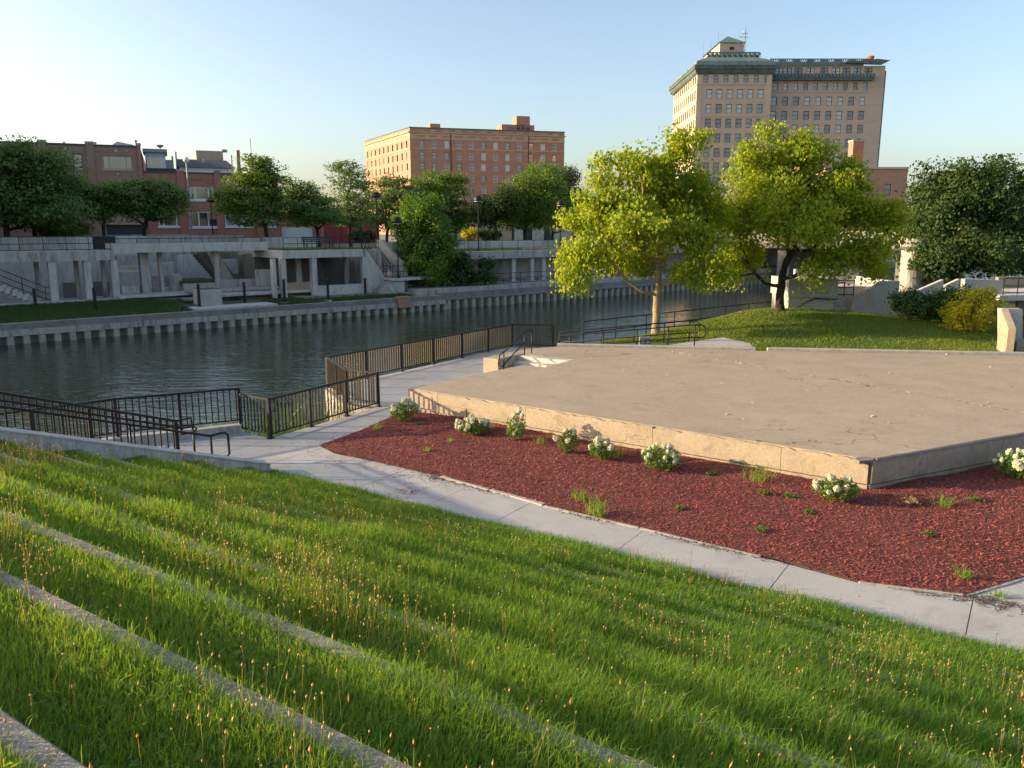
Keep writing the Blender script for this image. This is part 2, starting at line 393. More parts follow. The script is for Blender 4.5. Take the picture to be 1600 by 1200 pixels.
# ------------------------------------------------------------------ mulch bed
stage_poly = [(-3.05, 23.3), (7.4, 15.9), (24, 23.9), (24, 28.8), (19.08, 29.41), (9.44, 30.66), (1.8, 31.72), ST(3.35, -1.95)[:2], ST(2.0, -2.0)[:2], ST(2.0, .85)[:2], ST(0, .85)[:2], ST(0, 0)[:2]]
mul = MULCH_L + KERB + [(24, 19.3), (24.1, 23.85), (7.42, 15.82), (-3.07, 23.28)]
def seg_d(P, A, B):
    A = np.array(A); B = np.array(B); t = np.clip(((P-A) @ (B-A))/((B-A) @ (B-A)), 0, 1)
    return np.linalg.norm(P - (A + t[:, None]*(B-A)), axis=1)
def poly_d(P, pts): return np.min([seg_d(P, pts[i], pts[i+1]) for i in range(len(pts)-1)], axis=0)
def inside(P, poly):
    r = np.zeros(len(P), bool); x, y = P[:, 0], P[:, 1]
    for i in range(len(poly)):
        (x0, y0), (x1, y1) = poly[i-1], poly[i]
        c = ((y0 > y) != (y1 > y)) & (x < (x1-x0)*(y-y0)/(y1-y0+1e-12)+x0); r ^= c
    return r
outer = MULCH_L + KERB
def mulch_z(P):
    d = poly_d(P, outer)
    return .02 + .06*np.clip(d/1.6, 0, 1)**.7 + .02*np.sin(P[:, 0]*2.1+P[:, 1]*1.3)*np.clip(d, 0, 1)
# bed surface: fine grid clipped to the bed
gx = np.arange(-5.2, 24.4, .22); gy = np.arange(10.8, 24.2, .22)
b = MB()
for x in gx:
    for y in gy:
        c = [(x, y), (x+.22, y), (x+.22, y+.22), (x, y+.22)]
        ins = inside(np.array(c), mul)
        if not ins.any(): continue
        q = c if ins.all() else clip(mul, c)
        if len(q) < 3: continue
        z = mulch_z(np.array(q)); b.add([(p[0], p[1], zz) for p, zz in zip(q, z)], [tuple(range(len(q)))])
mulch_o = props(b.build('mulch_bed', 'mulch_base', loc=(2, 17, 0), smooth=True), kind='structure')
# wood chips lying on it, some kicked onto the walk
N = 125000
P = np.column_stack((rng.uniform(-5, 13, N), rng.uniform(10.9, 23.6, N))); P = P[inside(P, mul)]
Ps = np.column_stack((rng.normal(0, 1, 420), rng.normal(0, 1, 420)))*[.35, .35] + np.array(outer)[rng.integers(2, 9, 420)] + rng.normal(0, .35, (420, 2))
Ps = Ps[~inside(Ps, mul) & inside(Ps, walk)]
Ps2 = onz(640, 768); Ps2 = np.array(Ps2) + rng.normal(0, .18, (90, 2)); Ps = np.vstack((Ps, Ps2))
Pall = np.vstack((P, Ps)); Z = np.concatenate((mulch_z(P), np.full(len(Ps), .004)))
def chips(P, Z, L, W, T, tilt):
    n = len(P); a = rng.uniform(0, 2*np.pi, n); ti = rng.normal(0, tilt, n); L = L*rng.uniform(.45, 1.3, n); W = W*rng.uniform(.6, 1.4, n)
    ux = np.column_stack((np.cos(a)*np.cos(ti), np.sin(a)*np.cos(ti), np.sin(ti))); vx = np.column_stack((-np.sin(a), np.cos(a), rng.normal(0, .35, n)))
    c = np.column_stack((P, Z + T + .25*L*np.abs(np.sin(ti)))); h = np.column_stack((np.zeros(n), np.zeros(n), np.full(n, T)))
    V = np.stack((c - ux*L[:, None]/2 - vx*W[:, None]*.3, c + ux*L[:, None]/2 - vx*W[:, None]*.5, c + ux*L[:, None]*.4 + vx*W[:, None]*.5, c - ux*L[:, None]/2 + vx*W[:, None]*.4, c+h), 1).reshape(-1, 3)
    k = np.arange(n)[:, None]*5
    F = np.stack([k + np.array(t) for t in ((0, 1, 4), (1, 2, 4), (2, 3, 4), (3, 0, 4))], 1).reshape(-1, 3)
    return V, F, n
V, F, n = chips(Pall, Z, .062, .0125, .005, .26)
me = rawmesh('wood_chips', V, F, 'chip', np.repeat(rng.beta(2, 2.2, n), 4))
props(link('wood_chips', me), 'red shredded wood mulch covering the bed before the stage', 'mulch', kind='stuff')
# broken concrete edging along the bed
ed = empty('bed_edging', (2, 14, 0), 'low broken concrete edging strip between red mulch bed and sidewalk', 'edging')
pieces = []
for i in range(1, len(KERB)-1):
    (x0, y0), (x1, y1) = KERB[i], KERB[i+1]; Ls = math.hypot(x1-x0, y1-y0); m = max(1, int(Ls/1.15)); m = min(m, 6)
    for k in range(m):
        pieces.append(((x0+(x1-x0)*k/m, y0+(y1-y0)*k/m), (x0+(x1-x0)*(k+1)/m, y0+(y1-y0)*(k+1)/m)))
rr = random.Random(4)
for i, (p, q) in enumerate(pieces):
    gm = onz(1242, 872); gx_ = (p[0]+q[0])/2-gm[0]; gy_ = (p[1]+q[1])/2-gm[1]
    if math.hypot(gx_, gy_) < .45: continue
    fr = Frame(p[0], p[1], q[0]-p[0], q[1]-p[1]); Ls = math.hypot(q[0]-p[0], q[1]-p[1]); w = rr.uniform(.08, .12); o_ = rr.uniform(-.02, .02)
    poly = []; n_ = 6
    for k in range(n_+1): poly.append((.015 + (Ls-.03)*k/n_, o_ - .05 + rr.uniform(-.012, .012)))
    for k in range(n_, -1, -1): poly.append((.015 + (Ls-.03)*k/n_, o_ - .05 + w + rr.uniform(-.03, .03)))
    s = MB(); s.prism(poly, -.04, rr.uniform(.012, .035), fr); s.build('edging_block', 'edging', ed)

# ------------------------------------------------------------------ concrete stage
SH = .70
stage = empty('concrete_stage', (8, 23, 0), 'low tan concrete stage platform with cracked worn top behind the mulch', 'stage')
b = MB(); b.prism(stage_poly, -.05, SH-.09); b.build('stage_base', 'stage_wall', stage)
# slab on top, split along its casting joints, edge worn and chipped
def rough_edge(poly, amt, seed, step=.35):
    r_ = random.Random(seed); out = []
    for i in range(len(poly)):
        p, q = poly[i], poly[(i+1) % len(poly)]; Ls = math.hypot(q[0]-p[0], q[1]-p[1]); m = max(1, int(Ls/step))
        nx, ny = (q[1]-p[1])/Ls, -(q[0]-p[0])/Ls
        for k in range(m):
            e = r_.uniform(-amt, amt*.4) if k else 0
            out.append((p[0]+(q[0]-p[0])*k/m + nx*e, p[1]+(q[1]-p[1])*k/m + ny*e))
    return out
j1 = onz(1215, 578, SH); j2 = onz(1470, 622, SH); j3 = onz(1600, 622, SH)
jd = (j2[0]-j1[0], j2[1]-j1[1]); jl = math.hypot(*jd); jd = (jd[0]/jl, jd[1]/jl)
nj = (-jd[1], jd[0])
big = 60
halfA = [(j1[0]-jd[0]*big, j1[1]-jd[1]*big), (j1[0]+jd[0]*big, j1[1]+jd[1]*big)]
def half(side, gap):
    p, q = halfA; s_ = 1 if side else -1
    a0 = (p[0]+nj[0]*gap*s_, p[1]+nj[1]*gap*s_); a1 = (q[0]+nj[0]*gap*s_, q[1]+nj[1]*gap*s_)
    c = [a0, a1, (a1[0]+nj[0]*big*s_, a1[1]+nj[1]*big*s_), (a0[0]+nj[0]*big*s_, a0[1]+nj[1]*big*s_)]
    return c if area(c) > 0 else c[::-1]
for k, sd in enumerate((False, True)):
    q = clip(stage_poly, half(sd, .003)); q = rough_edge(q, .012, 5+k)
    s = MB(); s.prism(q, SH-.085, SH); s.build('top_slab', 'stage_top', stage)
# facing panels of the front wall with a crumbling top lip
def facing(p, q, segs, seed):
    fr = Frame(p[0], p[1], q[0]-p[0], q[1]-p[1]); L_ = math.hypot(q[0]-p[0], q[1]-p[1]); r_ = random.Random(seed)
    cuts = [0] + [L_*f for f in segs] + [L_]
    for i in range(len(cuts)-1):
        a0, a1 = cuts[i]+.006, cuts[i+1]-.006; n_ = max(2, int((a1-a0)/.14))
        low = [(a0, -.05), (a1, -.05)]
        top = [(a0+(a1-a0)*k/n_, SH - .012 - (r_.random()**3)*.05) for k in range(n_, -1, -1)]
        s = MB(); s.wallpoly([(a0, .175), (a1, .175)] + top, -.075, -.003, fr); s.build('facing_panel', 'stage_wall', stage)
        s = MB(); s.wallpoly([(a0, -.05), (a1, -.05), (a1, .145), (a0, .145)], -.05, -.003, fr); s.build('base_course', 'stage_wall', stage)
facing((-3.05, 23.3), (7.4, 15.9), (.09, .33, .62, .86), 1)
facing((7.4, 15.9), (24, 23.9), (.2, .45, .7), 2)
facing(ST(0, 0)[:2], (-3.05, 23.3), (.5,), 3)
b = MB(); fr = Frame(7.4, 15.9, 16.6, 8.0)       # chipped corner block
b.prism([(-.33, -.02), (-.05, -.09), (.04, -.06), (.06, .16), (-.25, .2)], SH-.06, SH+.006, fr); b.build('chipped_block', 'dark_concrete', stage)
b = MB()                                           # metal edge strip on the right-hand front
b.box(.1, 18.2, -.09, -.06, SH-.05, SH+.012, fr); b.build('edge_strip', 'metal_grey', stage)
for pts, nm in (([(1.8, 31.72), (9.44, 30.66)], 'k'), ([(9.9, 30.6), (19.08, 29.41)], 'k'), ([(19.12, 29.4), (24, 28.8)], 'k')):
    p, q = pts; fr = Frame(p[0], p[1], q[0]-p[0], q[1]-p[1]); L_ = math.hypot(q[0]-p[0], q[1]-p[1])
    s = MB(); s.cbox(0, L_, -.02, .22, .3, SH+.12, .02, fr); s.build('rear_kerb', 'edging', stage)
for k in range(4):
    a0 = .55 + .36*k
    s = MB(); s.cbox(a0, 2.0-.004*k, -1.33, .845, .004*k, .175*(k+1)-.002*k, .01, ST) if k == 3 else s.cbox(a0, a0+.38, -1.33, .845, 0, .175*(k+1), .01, ST)
    s.build('step', 'pale_concrete', stage)
b = MB(); b.cbox(.35, 1.995, -2.0, -1.335, -.05, SH+.03, .02, ST); b.build('cheek_block', 'stage_wall', stage)
b = MB(); b.wallpoly([(0, .0), (2.0, .0), (2.0, SH-.01), (0, SH-.01)], .845, .86, ST); b.build('stair_side', 'stage_wall', stage)
# plaster patch plate low on the left end of the wall
fr = Frame(-3.05, 23.3, 10.45, -7.4)
b = MB(); b.box(.95, 2.2, -.085, -.076, .12, .36, fr); b.build('access_plate', 'stage_wall', stage)
b = MB(); b.box(.93, .945, -.09, -.075, .1, .55, fr); b.box(.93, 2.22, -.09, -.075, .37, .385, fr); b.box(2.205, 2.22, -.09, -.075, .1, .37, fr); b.build('conduit', 'metal_grey', stage)

# handrails of the stage steps
def pipe_rail(name, label, lines, posts, mat, r=.024, cat='handrail', group=None):
    pts = [p for l_ in lines for p in l_]; c = np.mean(np.array(pts), 0); t = empty(name, (float(c[0]), float(c[1]), min(p[2] for pr in posts for p in pr) if posts else float(c[2])), label, cat, group)
    for l_ in lines:
        s = MB(); s.tube(l_, r, 7); s.build('rail', mat, t, True)
    for p, q in posts:
        s = MB(); s.tube([p, q], r*.95, 7); s.build('post', mat, t, True)
    return t
for bb, lab in ((-1.22, 'black double pipe handrail beside the block at the stage steps'),):
    pipe_rail('step_handrail', lab, [[ST(.25, bb, .5), ST(.2, bb, .62), ST(.3, bb, .9), ST(.75, bb, 1.05), ST(1.9, bb, 1.58), ST(2.35, bb, 1.6), ST(2.45, bb, 1.45)], [ST(.45, bb, .45), ST(.75, bb, .62), ST(1.9, bb, 1.17)]],
              [(ST(.55, bb, .1), ST(.55, bb, .98)), (ST(1.9, bb, .65), ST(1.9, bb, 1.58)), (ST(2.4, bb, .65), ST(2.4, bb, 1.58))], 'metal_black')

# ------------------------------------------------------------------ stairs with wall at the left end of the terraces
SW = Frame(-5.6, 17.42, -.76, -.65, -.65, .76)
sl = .325
t = empty('terrace_stairs', SW(3, 1, 0), 'concrete stairs rising left beside the terraced lawn, behind a sloping wall', 'stairs')
b = MB(); b.wallpoly([(0, -.1), (0, .17), (13, .17+sl*13), (13, -.1)], -.27, .03, SW); b.build('side_wall', 'pale_concrete', t)
b = MB(); b.wallpoly([(-.015, .172), (-.015, .20), (13, .20+sl*13), (13, .172+sl*13)], -.29, .05, SW); b.build('wall_coping', 'pale_concrete', t)
for k in range(26):
    a0 = 1.45 + .46*k
    s = MB(); s.cbox(a0, a0+.50, .06, 1.95, max(-.1, .15*(k-3)), .15*(k+1), .012, SW); s.build('step', 'walk_concrete', t)

# ------------------------------------------------------------------ black picket railings
def baluster_mesh(h, w, mat):
    s = MB(); s.box(-w/2, w/2, -w/2, w/2, 0, h); return s.mesh('baluster', mat)
BAL = {}
def picket(name, label, path, h=1.07, mat='metal_black', gap=.125, post_every=1.75, group='black picket railings along the river walk', plates=True, zlow=.1, bmat=None, skip_first=False, skip_last=False):
    path = [np.array(p, float) for p in path]; base = path[0]
    t = empty(name, tuple(base), label, 'railing', group)
    for i in range(len(path)-1):
        p, q = path[i], path[i+1]; v = q-p; L_ = math.hypot(v[0], v[1]); fr = Frame(p[0], p[1], v[0], v[1]); ang = fr.ang; dz = v[2]/L_
        zz = lambda a: p[2] + dz*a
        for nm, z0, z1, w in (('top_rail', h-.055, h, .032), ('bottom_rail', zlow, zlow+.035, .018)):
            s = MB(); e0 = .03 if nm == 'top_rail' else -.02
            pts = [(-e0, zz(0)+z0), (L_+e0, zz(L_)+z0), (L_+e0, zz(L_)+z1), (-e0, zz(0)+z1)]
            s.wallpoly(pts, -w, w, fr); s.build(nm, mat, t)
        m = max(1, round(L_/post_every))
        for k in range(m+1):
            if k == m and (i < len(path)-2 or skip_last): continue
            if k == 0 and i == 0 and skip_first: continue
            a = L_*k/m; s = MB(); s.box(a-.036, a+.036, -.036, .036, zz(a)+.006, zz(a)+h-.055, fr); po = s.build('post', mat, t)
            if plates:
                s = MB(); s.cbox(a-.09, a+.09, -.07, .07, zz(a), zz(a)+.018, .006, fr); s.build('base_plate', mat, po)
        nb = int(L_/gap); key = (h, bmat or mat, zlow)
        if key not in BAL: BAL[key] = baluster_mesh(h-.05-zlow-.03, .030, bmat or mat)
        for k in range(nb):
            a = L_*(k+.5)/nb
            if min(abs(a - L_*j/m) for j in range(m+1)) < .05: continue
            x, y, _ = fr(a, 0); link('baluster', BAL[key], t, (x-base[0], y-base[1], zz(a)+zlow+.03-base[2]), (0, 0, ang))
    return t
G = lambda k, z=0.0: (*RAIL[k], z)
picket('picket_railing', 'black picket railing along the river edge left of the corner post', [G('Z', .22), G('L', .22), G('A', .22)], 1.0, gap=.15, plates=False)
picket('picket_railing', 'black picket railing angled round the weedy inlet before the mulch', [G('A'), G('B'), G('C')], skip_first=True)
picket('picket_railing', 'sunlit picket railing running out along the river from the overlook', [G('C'), G('M'), G('D'), G('E'), G('F')], bmat='metal_black_sunlit', skip_first=True)
b = MB()
for k in ('ZL', 'LA'):
    p, q = RAIL[k[0]], RAIL[k[1]]; fr = Frame(*p, q[0]-p[0], q[1]-p[1]); b.cbox(-.02, math.hypot(q[0]-p[0], q[1]-p[1]), -.14, .14, -.1, .22, .02, fr)
o = b.build('river_kerb', 'old_concrete'); props(o, 'low concrete kerb wall under the river railing by the stairs', 'kerb')
# stair railing with pickets, and two sloping handrails
picket('stair_picket_railing', 'black picket railing sloping down beside the concrete stairs', [SW(12, 1.85, .335*10.7), SW(1.3, 1.85, .0)], 1.02, gap=.14, plates=False, group='stair railings', post_every=1.8)
pipe_rail('stair_handrail', 'black handrail on the river side of the stairs', [[SW(12, 1.72, .33*10.8+.84), SW(1.2, 1.72, .84), SW(.95, 1.72, .84), SW(.88, 1.72, .78), SW(.95, 1.72, .7), SW(1.25, 1.72, .7)], [SW(1.3, 1.85, 1.0), SW(.95, 1.85, 1.02), SW(.92, 1.85, .72)]], [(SW(.92, 1.85, .0), SW(.92, 1.85, .72))], 'metal_black', .026, group='stair railings')
pipe_rail('stair_handrail', 'black handrail ending in a squared loop by the sloping stair wall', [[SW(12, .25, .32*10.9+.93), SW(1.1, .25, .93), SW(.9, .25, .95), SW(.76, .25, .95), SW(.7, .25, .88), SW(.7, .25, .45), SW(.78, .25, .38), SW(1.05, .25, .38)]],
          [(SW(a, .25, .32*(a-1.1)), SW(a, .25, .32*(a-1.1)+.92)) for a in (10, 7.6, 5.2, 3.9, 2.7)] + [(SW(1.08, .25, .0), SW(1.08, .25, .93))], 'metal_black', .026, group='stair railings')

# ------------------------------------------------------------------ grass mound behind the stage
def mound_z(x, y):
    x = np.asarray(x, float); y = np.asarray(y, float)
    n_ = -.65*x + .76*y
    z = .60 + .72*np.exp(-(((x-13.5)/6.5)**2 + ((y-39.5)/5.0)**2)) + .25*np.exp(-(((x-17)/5)**2 + ((y-36)/3.2)**2))
    w = np.clip((NEAR_B - .2 - n_)/2.6, 0, 1); w = w*w*(3-2*w)
    return .05 + (z-.05)*w
X = np.linspace(2.2, 46, 110); Y = np.linspace(29.0, 60, 78)
nx, ny = len(X), len(Y); gx, gy = np.meshgrid(X, Y, indexing='ij')
back = lambda x: np.where(x < 9.44, 31.72 + (x-1.8)*(30.66-31.72)/7.64, 30.66 + (x-9.44)*(28.8-30.66)/14.56) + .2
yy = np.maximum(gy, back(gx)); V = np.column_stack((gx.ravel(), yy.ravel(), mound_z(gx, yy).ravel()))
idx = np.arange(nx*ny).reshape(nx, ny)
F = np.stack((idx[:-1, :-1], idx[1:, :-1], idx[1:, 1:], idx[:-1, 1:]), -1).reshape(-1, 4)
cen = V[F].mean(1); keep = (-.65*cen[:, 0] + .76*cen[:, 1] < NEAR_B+.1); F = F[keep]
me = rawmesh('grass_mound', V, F, 'turf_soil', smooth=True); props(link('grass_mound', me), kind='structure')
b = MB(); pp = [onz(1030, 541, .66), onz(1180, 546, .66), onz(1172, 537, .7), onz(1130, 529, .72), onz(1085, 533, .7)]
b.prism([p for p in pp], .4, lambda x, y: float(mound_z(x, y))+.03); props(b.build('landing', 'walk_concrete'), kind='structure')
# ramp behind the stage, its two rails, the river rail
RP = Frame(2.2, 32.2, 5.3, -.35)
b = MB(); b.wallpoly([(-1.5, .0), (-1.5, .12), (0, .2), (5.2, .66), (5.2, .0)], .05, 1.35, RP); props(b.build('ramp', 'walk_concrete'), kind='structure')
for bb, lab in ((.0, 'double pipe railing on the stage side of the ramp'), (1.4, 'double pipe railing on the river side of the ramp')):
    z = lambda a: .2 + .088*a
    ln = [[RP(-.25, bb, z(0)+.45), RP(-.32, bb, z(0)+.55), RP(-.25, bb, z(0)+.86), RP(5.0, bb, z(5)+.92), RP(5.45, bb, z(5)+.92), RP(5.55, bb, z(5)+.8), RP(5.55, bb, z(5)+.5), RP(5.45, bb, z(5)+.42), RP(5.0, bb, z(5)+.42), RP(-.25, bb, z(0)+.4)]]
    pipe_rail('ramp_railing', lab, ln, [(RP(a, bb, z(a)-.1), RP(a, bb, z(a)+.9)) for a in (.15, 1.5, 2.85, 4.1, 5.15)], 'metal_black', .027, 'railing', 'pipe railings of the ramp')
z0 = .12; S0 = 26.0
lines = [[RV(S0, NEAR_B, z0+hh), RV(60, NEAR_B, z0+hh)] for hh in (.55, 1.07)]
pipe_rail('river_railing', 'long two-rail pipe railing at the river edge behind the trees', lines, [(RV(S0+2.2*k, NEAR_B, 0), RV(S0+2.2*k, NEAR_B, z0+1.07)) for k in range(16)], 'metal_black', .026, 'railing')
# electrical pedestal by the ramp
q = onz(1008, 541, .66); b = MB(); b.cbox(q[0]-.22, q[0]+.22, q[1], q[1]+.3, .5, 1.02, .03); bx = b.build('utility_pedestal', 'metal_grey'); props(bx, 'small grey electrical outlet pedestal beside the ramp railing', 'utility box')
for dx in (-.1, .1):
    for zz in (.62, .8):
        s = MB(); s.box(q[0]+dx-.05, q[0]+dx+.05, q[1]-.012, q[1]-.002, zz, zz+.11); s.build('outlet_cover', 'paint_white', bx)
# ================================================================== FAR BANK
def rect(px0, py0, px1, py1, b, fr=RV):
    """survey of an upright rectangle in the plane b: a0, a1, z0, z1"""
    a0, z1 = fr.plane(px0, py0, b); a1, _ = fr.plane(px1, py0, b); _, z0 = fr.plane((px0+px1)/2, py1, b); _, z1 = fr.plane((px0+px1)/2, py0, b)
    return a0, a1, z0, z1
def rbox(px0, py0, px1, py1, b, depth, name, mat, parent, z0=None, z1=None, c=.02):
    A0, A1, Z0, Z1 = rect(px0, py0, px1, py1, b)
    s = MB(); s.cbox(A0, A1, b, b+depth, Z0 if z0 is None else z0, Z1 if z1 is None else z1, c, RV); return s.build(name, mat, parent)
GZ = 3.22
gp = [RV(-700, 72.3)[:2], RV(27.2, 72.3)[:2], RV(27.2, 62.5)[:2], RV(34.9, 62.5)[:2], RV(34.9, 61.4)[:2], RV(41.7, 61.4)[:2], RV(41.7, 60.3)[:2], RV(1200, 60.3)[:2], RV(1200, 2600)[:2], RV(-700, 2600)[:2]]
b = MB(); b.prism(gp, -3, GZ); props(b.build('upper_ground', 'far_ground', loc=(0, 100, GZ)), kind='structure')
b = MB(); b.box(-40, 27.2, 59.0, 72.3, -2, .42, RV); b.box(27.2, 37.4, 55.5, 62.5, -2, .18, RV); props(b.build('court_floor', 'old_concrete'), kind='structure')
# lawn strip and lower walk
def flz(s_, b_): return float(np.interp(b_, [53.4, 55, 59.2], [-.02, .08, .5 if s_ < 19 else .22]))
b = MB(); ss = list(np.linspace(-6, 36, 43)); bbs = [53.4, 54.2, 55, 56, 57, 58, 59.3]
for i in range(len(ss)-1):
    for j in range(len(bbs)-1):
        s0, s1 = ss[i], ss[i+1]; b0, b1 = bbs[j], bbs[j+1]
        b.add([RV(s0, b0, flz(s0, b0)), RV(s1, b0, flz(s1, b0)), RV(s1, b1, flz(s1, b1)), RV(s0, b1, flz(s0, b1))], [(0, 1, 2, 3)])
b.box(-6, 36.5, 53.2, 56, -2.5, -.06, RV)
props(b.build('far_lawn', 'turf_soil', loc=RV(15, 56, 0)), kind='structure')
b = MB(); b.box(36.5, 190, 54.0, 60.4, -2.5, .42, RV); props(b.build('lower_walk', 'old_concrete'), kind='structure')

# seawall: cap blocks over sheet piles
sw = empty('seawall', RV(30, 52.7, -1.15), 'long concrete seawall with sheet piles along the far river bank', 'seawall')
r_ = random.Random(3)
cuts = np.arange(-4, 37.3, 3.75)
for i in range(len(cuts)):
    a0 = cuts[i]; a1 = cuts[i]+3.75 if i < len(cuts)-1 else 38.0
    s = MB(); s.box(a0+.01, a1-.01, 52.62, 53.25, -.68, -.33, RV); s.build('cap_block', 'old_concrete', sw)
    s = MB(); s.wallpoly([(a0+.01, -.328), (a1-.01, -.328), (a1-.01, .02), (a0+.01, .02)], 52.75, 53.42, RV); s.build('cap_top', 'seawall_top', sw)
s = MB(); s.box(-4, 38, 53.0, 53.3, -2.5, -.685, RV); s.build('pile_backing', 'dark_concrete', sw)
pm = MB(); pm.add([(-.24, .36, 0), (-.16, 0, 0), (.16, 0, 0), (.24, .36, 0), (-.24, .36, 1.2), (-.16, 0, 1.2), (.16, 0, 1.2), (.24, .36, 1.2)], [(0, 1, 5, 4), (1, 2, 6, 5), (2, 3, 7, 6), (4, 5, 6, 7)])
pm1 = pm.mesh('pile', 'pile_face'); w0 = wloc(sw)
for k in range(53):
    x, y, z = RV(-3.6+.8*k, 52.66, -1.89); link('pile', pm1, sw, (x-w0[0], y-w0[1], z-w0[2]), (0, 0, RV.ang))
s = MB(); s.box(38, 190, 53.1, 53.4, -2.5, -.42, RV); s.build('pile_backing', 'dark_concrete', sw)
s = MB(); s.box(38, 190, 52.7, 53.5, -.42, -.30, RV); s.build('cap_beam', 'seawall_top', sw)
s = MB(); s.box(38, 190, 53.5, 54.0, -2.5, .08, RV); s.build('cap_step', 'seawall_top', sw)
for k in range(12):
    s = MB(); s.box(38+4*k+.01, 42+4*k-.01, 53.85, 54.2, .09, .47, RV); s.build('cap_block', 'old_concrete', sw)
for k in range(66):
    x, y, z = RV(38.4+.85*k, 52.74, -1.63); link('pile', pm1, sw, (x-w0[0], y-w0[1], z-w0[2]), (0, 0, RV.ang))
s = MB(); a0, z1 = RV.plane(623, 464, 52.55); a1, z0 = RV.plane(641, 480, 52.55); s.cbox(a0, a1, 52.45, 53.0, z0, z1, .02, RV); s.build('rusty_plate', 'brick_brown', sw)

# mooring posts
post_lab = ['leftmost black mooring post, beside the stair plinth', 'black mooring post on the lawn before the slim pavilion columns', 'black mooring post touching the left side of the white planter', 'black mooring post just right of the white planter', 'black mooring post before the low slab platform', 'black mooring post at the right end of the slab platform', 'rightmost black mooring post by the small curved steps']
for (px, pb, pt), lab in zip([(57, 489, 450), (150, 488, 449), (312, 480, 443), (383, 474, 440), (445, 473, 436), (513, 470, 434), (571, 461, 434)], post_lab):
    x, y = onz(px, pb, .05); zt = ony(px, pt, y)[1]; t = empty('mooring_post', (x, y, 0.0), lab, 'post', 'mooring posts along the far bank')
    s = MB(); s.lathe([(.10, .04), (.10, zt-.12), (.085, zt-.06), (.05, zt)], (x, y, 0), 9); s.build('post_shaft', 'metal_black', t, False)
    s = MB(); s.cbox(x-.28, x+.28, y-.28, y+.28, -.1, .10, .04); s.build('footing', 'pale_concrete', t)
# white planter on a pad
t = empty('planter', RV(20, 56, 0), 'white square concrete planter box standing at the river lawn edge', 'planter')
A0, A1, Z0, Z1 = rect(312, 452, 346, 478, 55.6)
s = MB(); s.cbox(A0, A1, 55.6, 57.0, Z0, Z1-.02, .04, RV); s.build('box', 'white_concrete', t)
s = MB(); s.box(A0+.1, A1-.1, 55.7, 56.9, Z1-.03, Z1+.02, RV); s.build('soil_fill', 'soil', t)
b = MB(); b.box(A0-1.2, A1+3.2, 53.6, 57.2, -.1, .10, RV); props(b.build('pad', 'pale_concrete'), kind='structure')

# ---------------- left pavilion: raised walk on columns
pv = empty('raised_walk', RV(10, 60, .4), 'raised grey concrete walkway on slim columns at the far left', 'walkway')
s = MB(); s.box(-30, 15.35, 60, 63.2, 3.2, 3.84, RV); s.build('deck_beam', 'old_concrete', pv)
for px in (84, 139, 181):
    a, _ = RV.plane(px, 440, 60.1)
    s = MB(); s.cbox(a-.21, a+.21, 60.1, 60.55, .3, 3.2, .01, RV); s.build('column', 'pale_concrete', pv)
for px in (164, 60, 122): 
    a, _ = RV.plane(px, 440, 62.6); s = MB(); s.box(a-.13, a+.13, 62.6, 62.9, .3, 3.2, RV); s.build('column', 'old_concrete', pv)
a, _ = RV.plane(181, 440, 60.1)
s = MB(); s.box(a-.218, a+.218, 60.09, 60.56, .42, 1.75, RV); s.build('white_column_foot', 'white_concrete', pv)
s = MB(); s.cbox(8.2, 15.6, 59.3, 60.9, .0, .62, .03, RV); s.build('plinth', 'old_concrete', pv)
br = empty('foot_bridge', RV(21, 60, .4), 'long grey concrete beam walkway crossing above the sunken court', 'walkway')
s = MB(); s.box(15.36, 26.4, 60.0, 62.2, 3.66, 4.3, RV); s.build('deck_beam', 'pale_concrete', br)
for (px, w, bb) in ((229, .62, 61.2), (254, .25, 61.6)):
    a, _ = RV.plane(px, 440, bb); s = MB(); s.box(a-w/2, a+w/2, bb, bb+.5, .4, 3.66, RV); s.build('pier', 'old_concrete', br)
a, _ = RV.plane(341, 440, 60.6); x, y, _ = RV(a, 60.7); s = MB(); s.lathe([(.2, .4), (.2, 3.45), (.32, 3.5), (.32, 3.66)], (x, y, 0), 12); s.build('round_column', 'white_concrete', br, False)
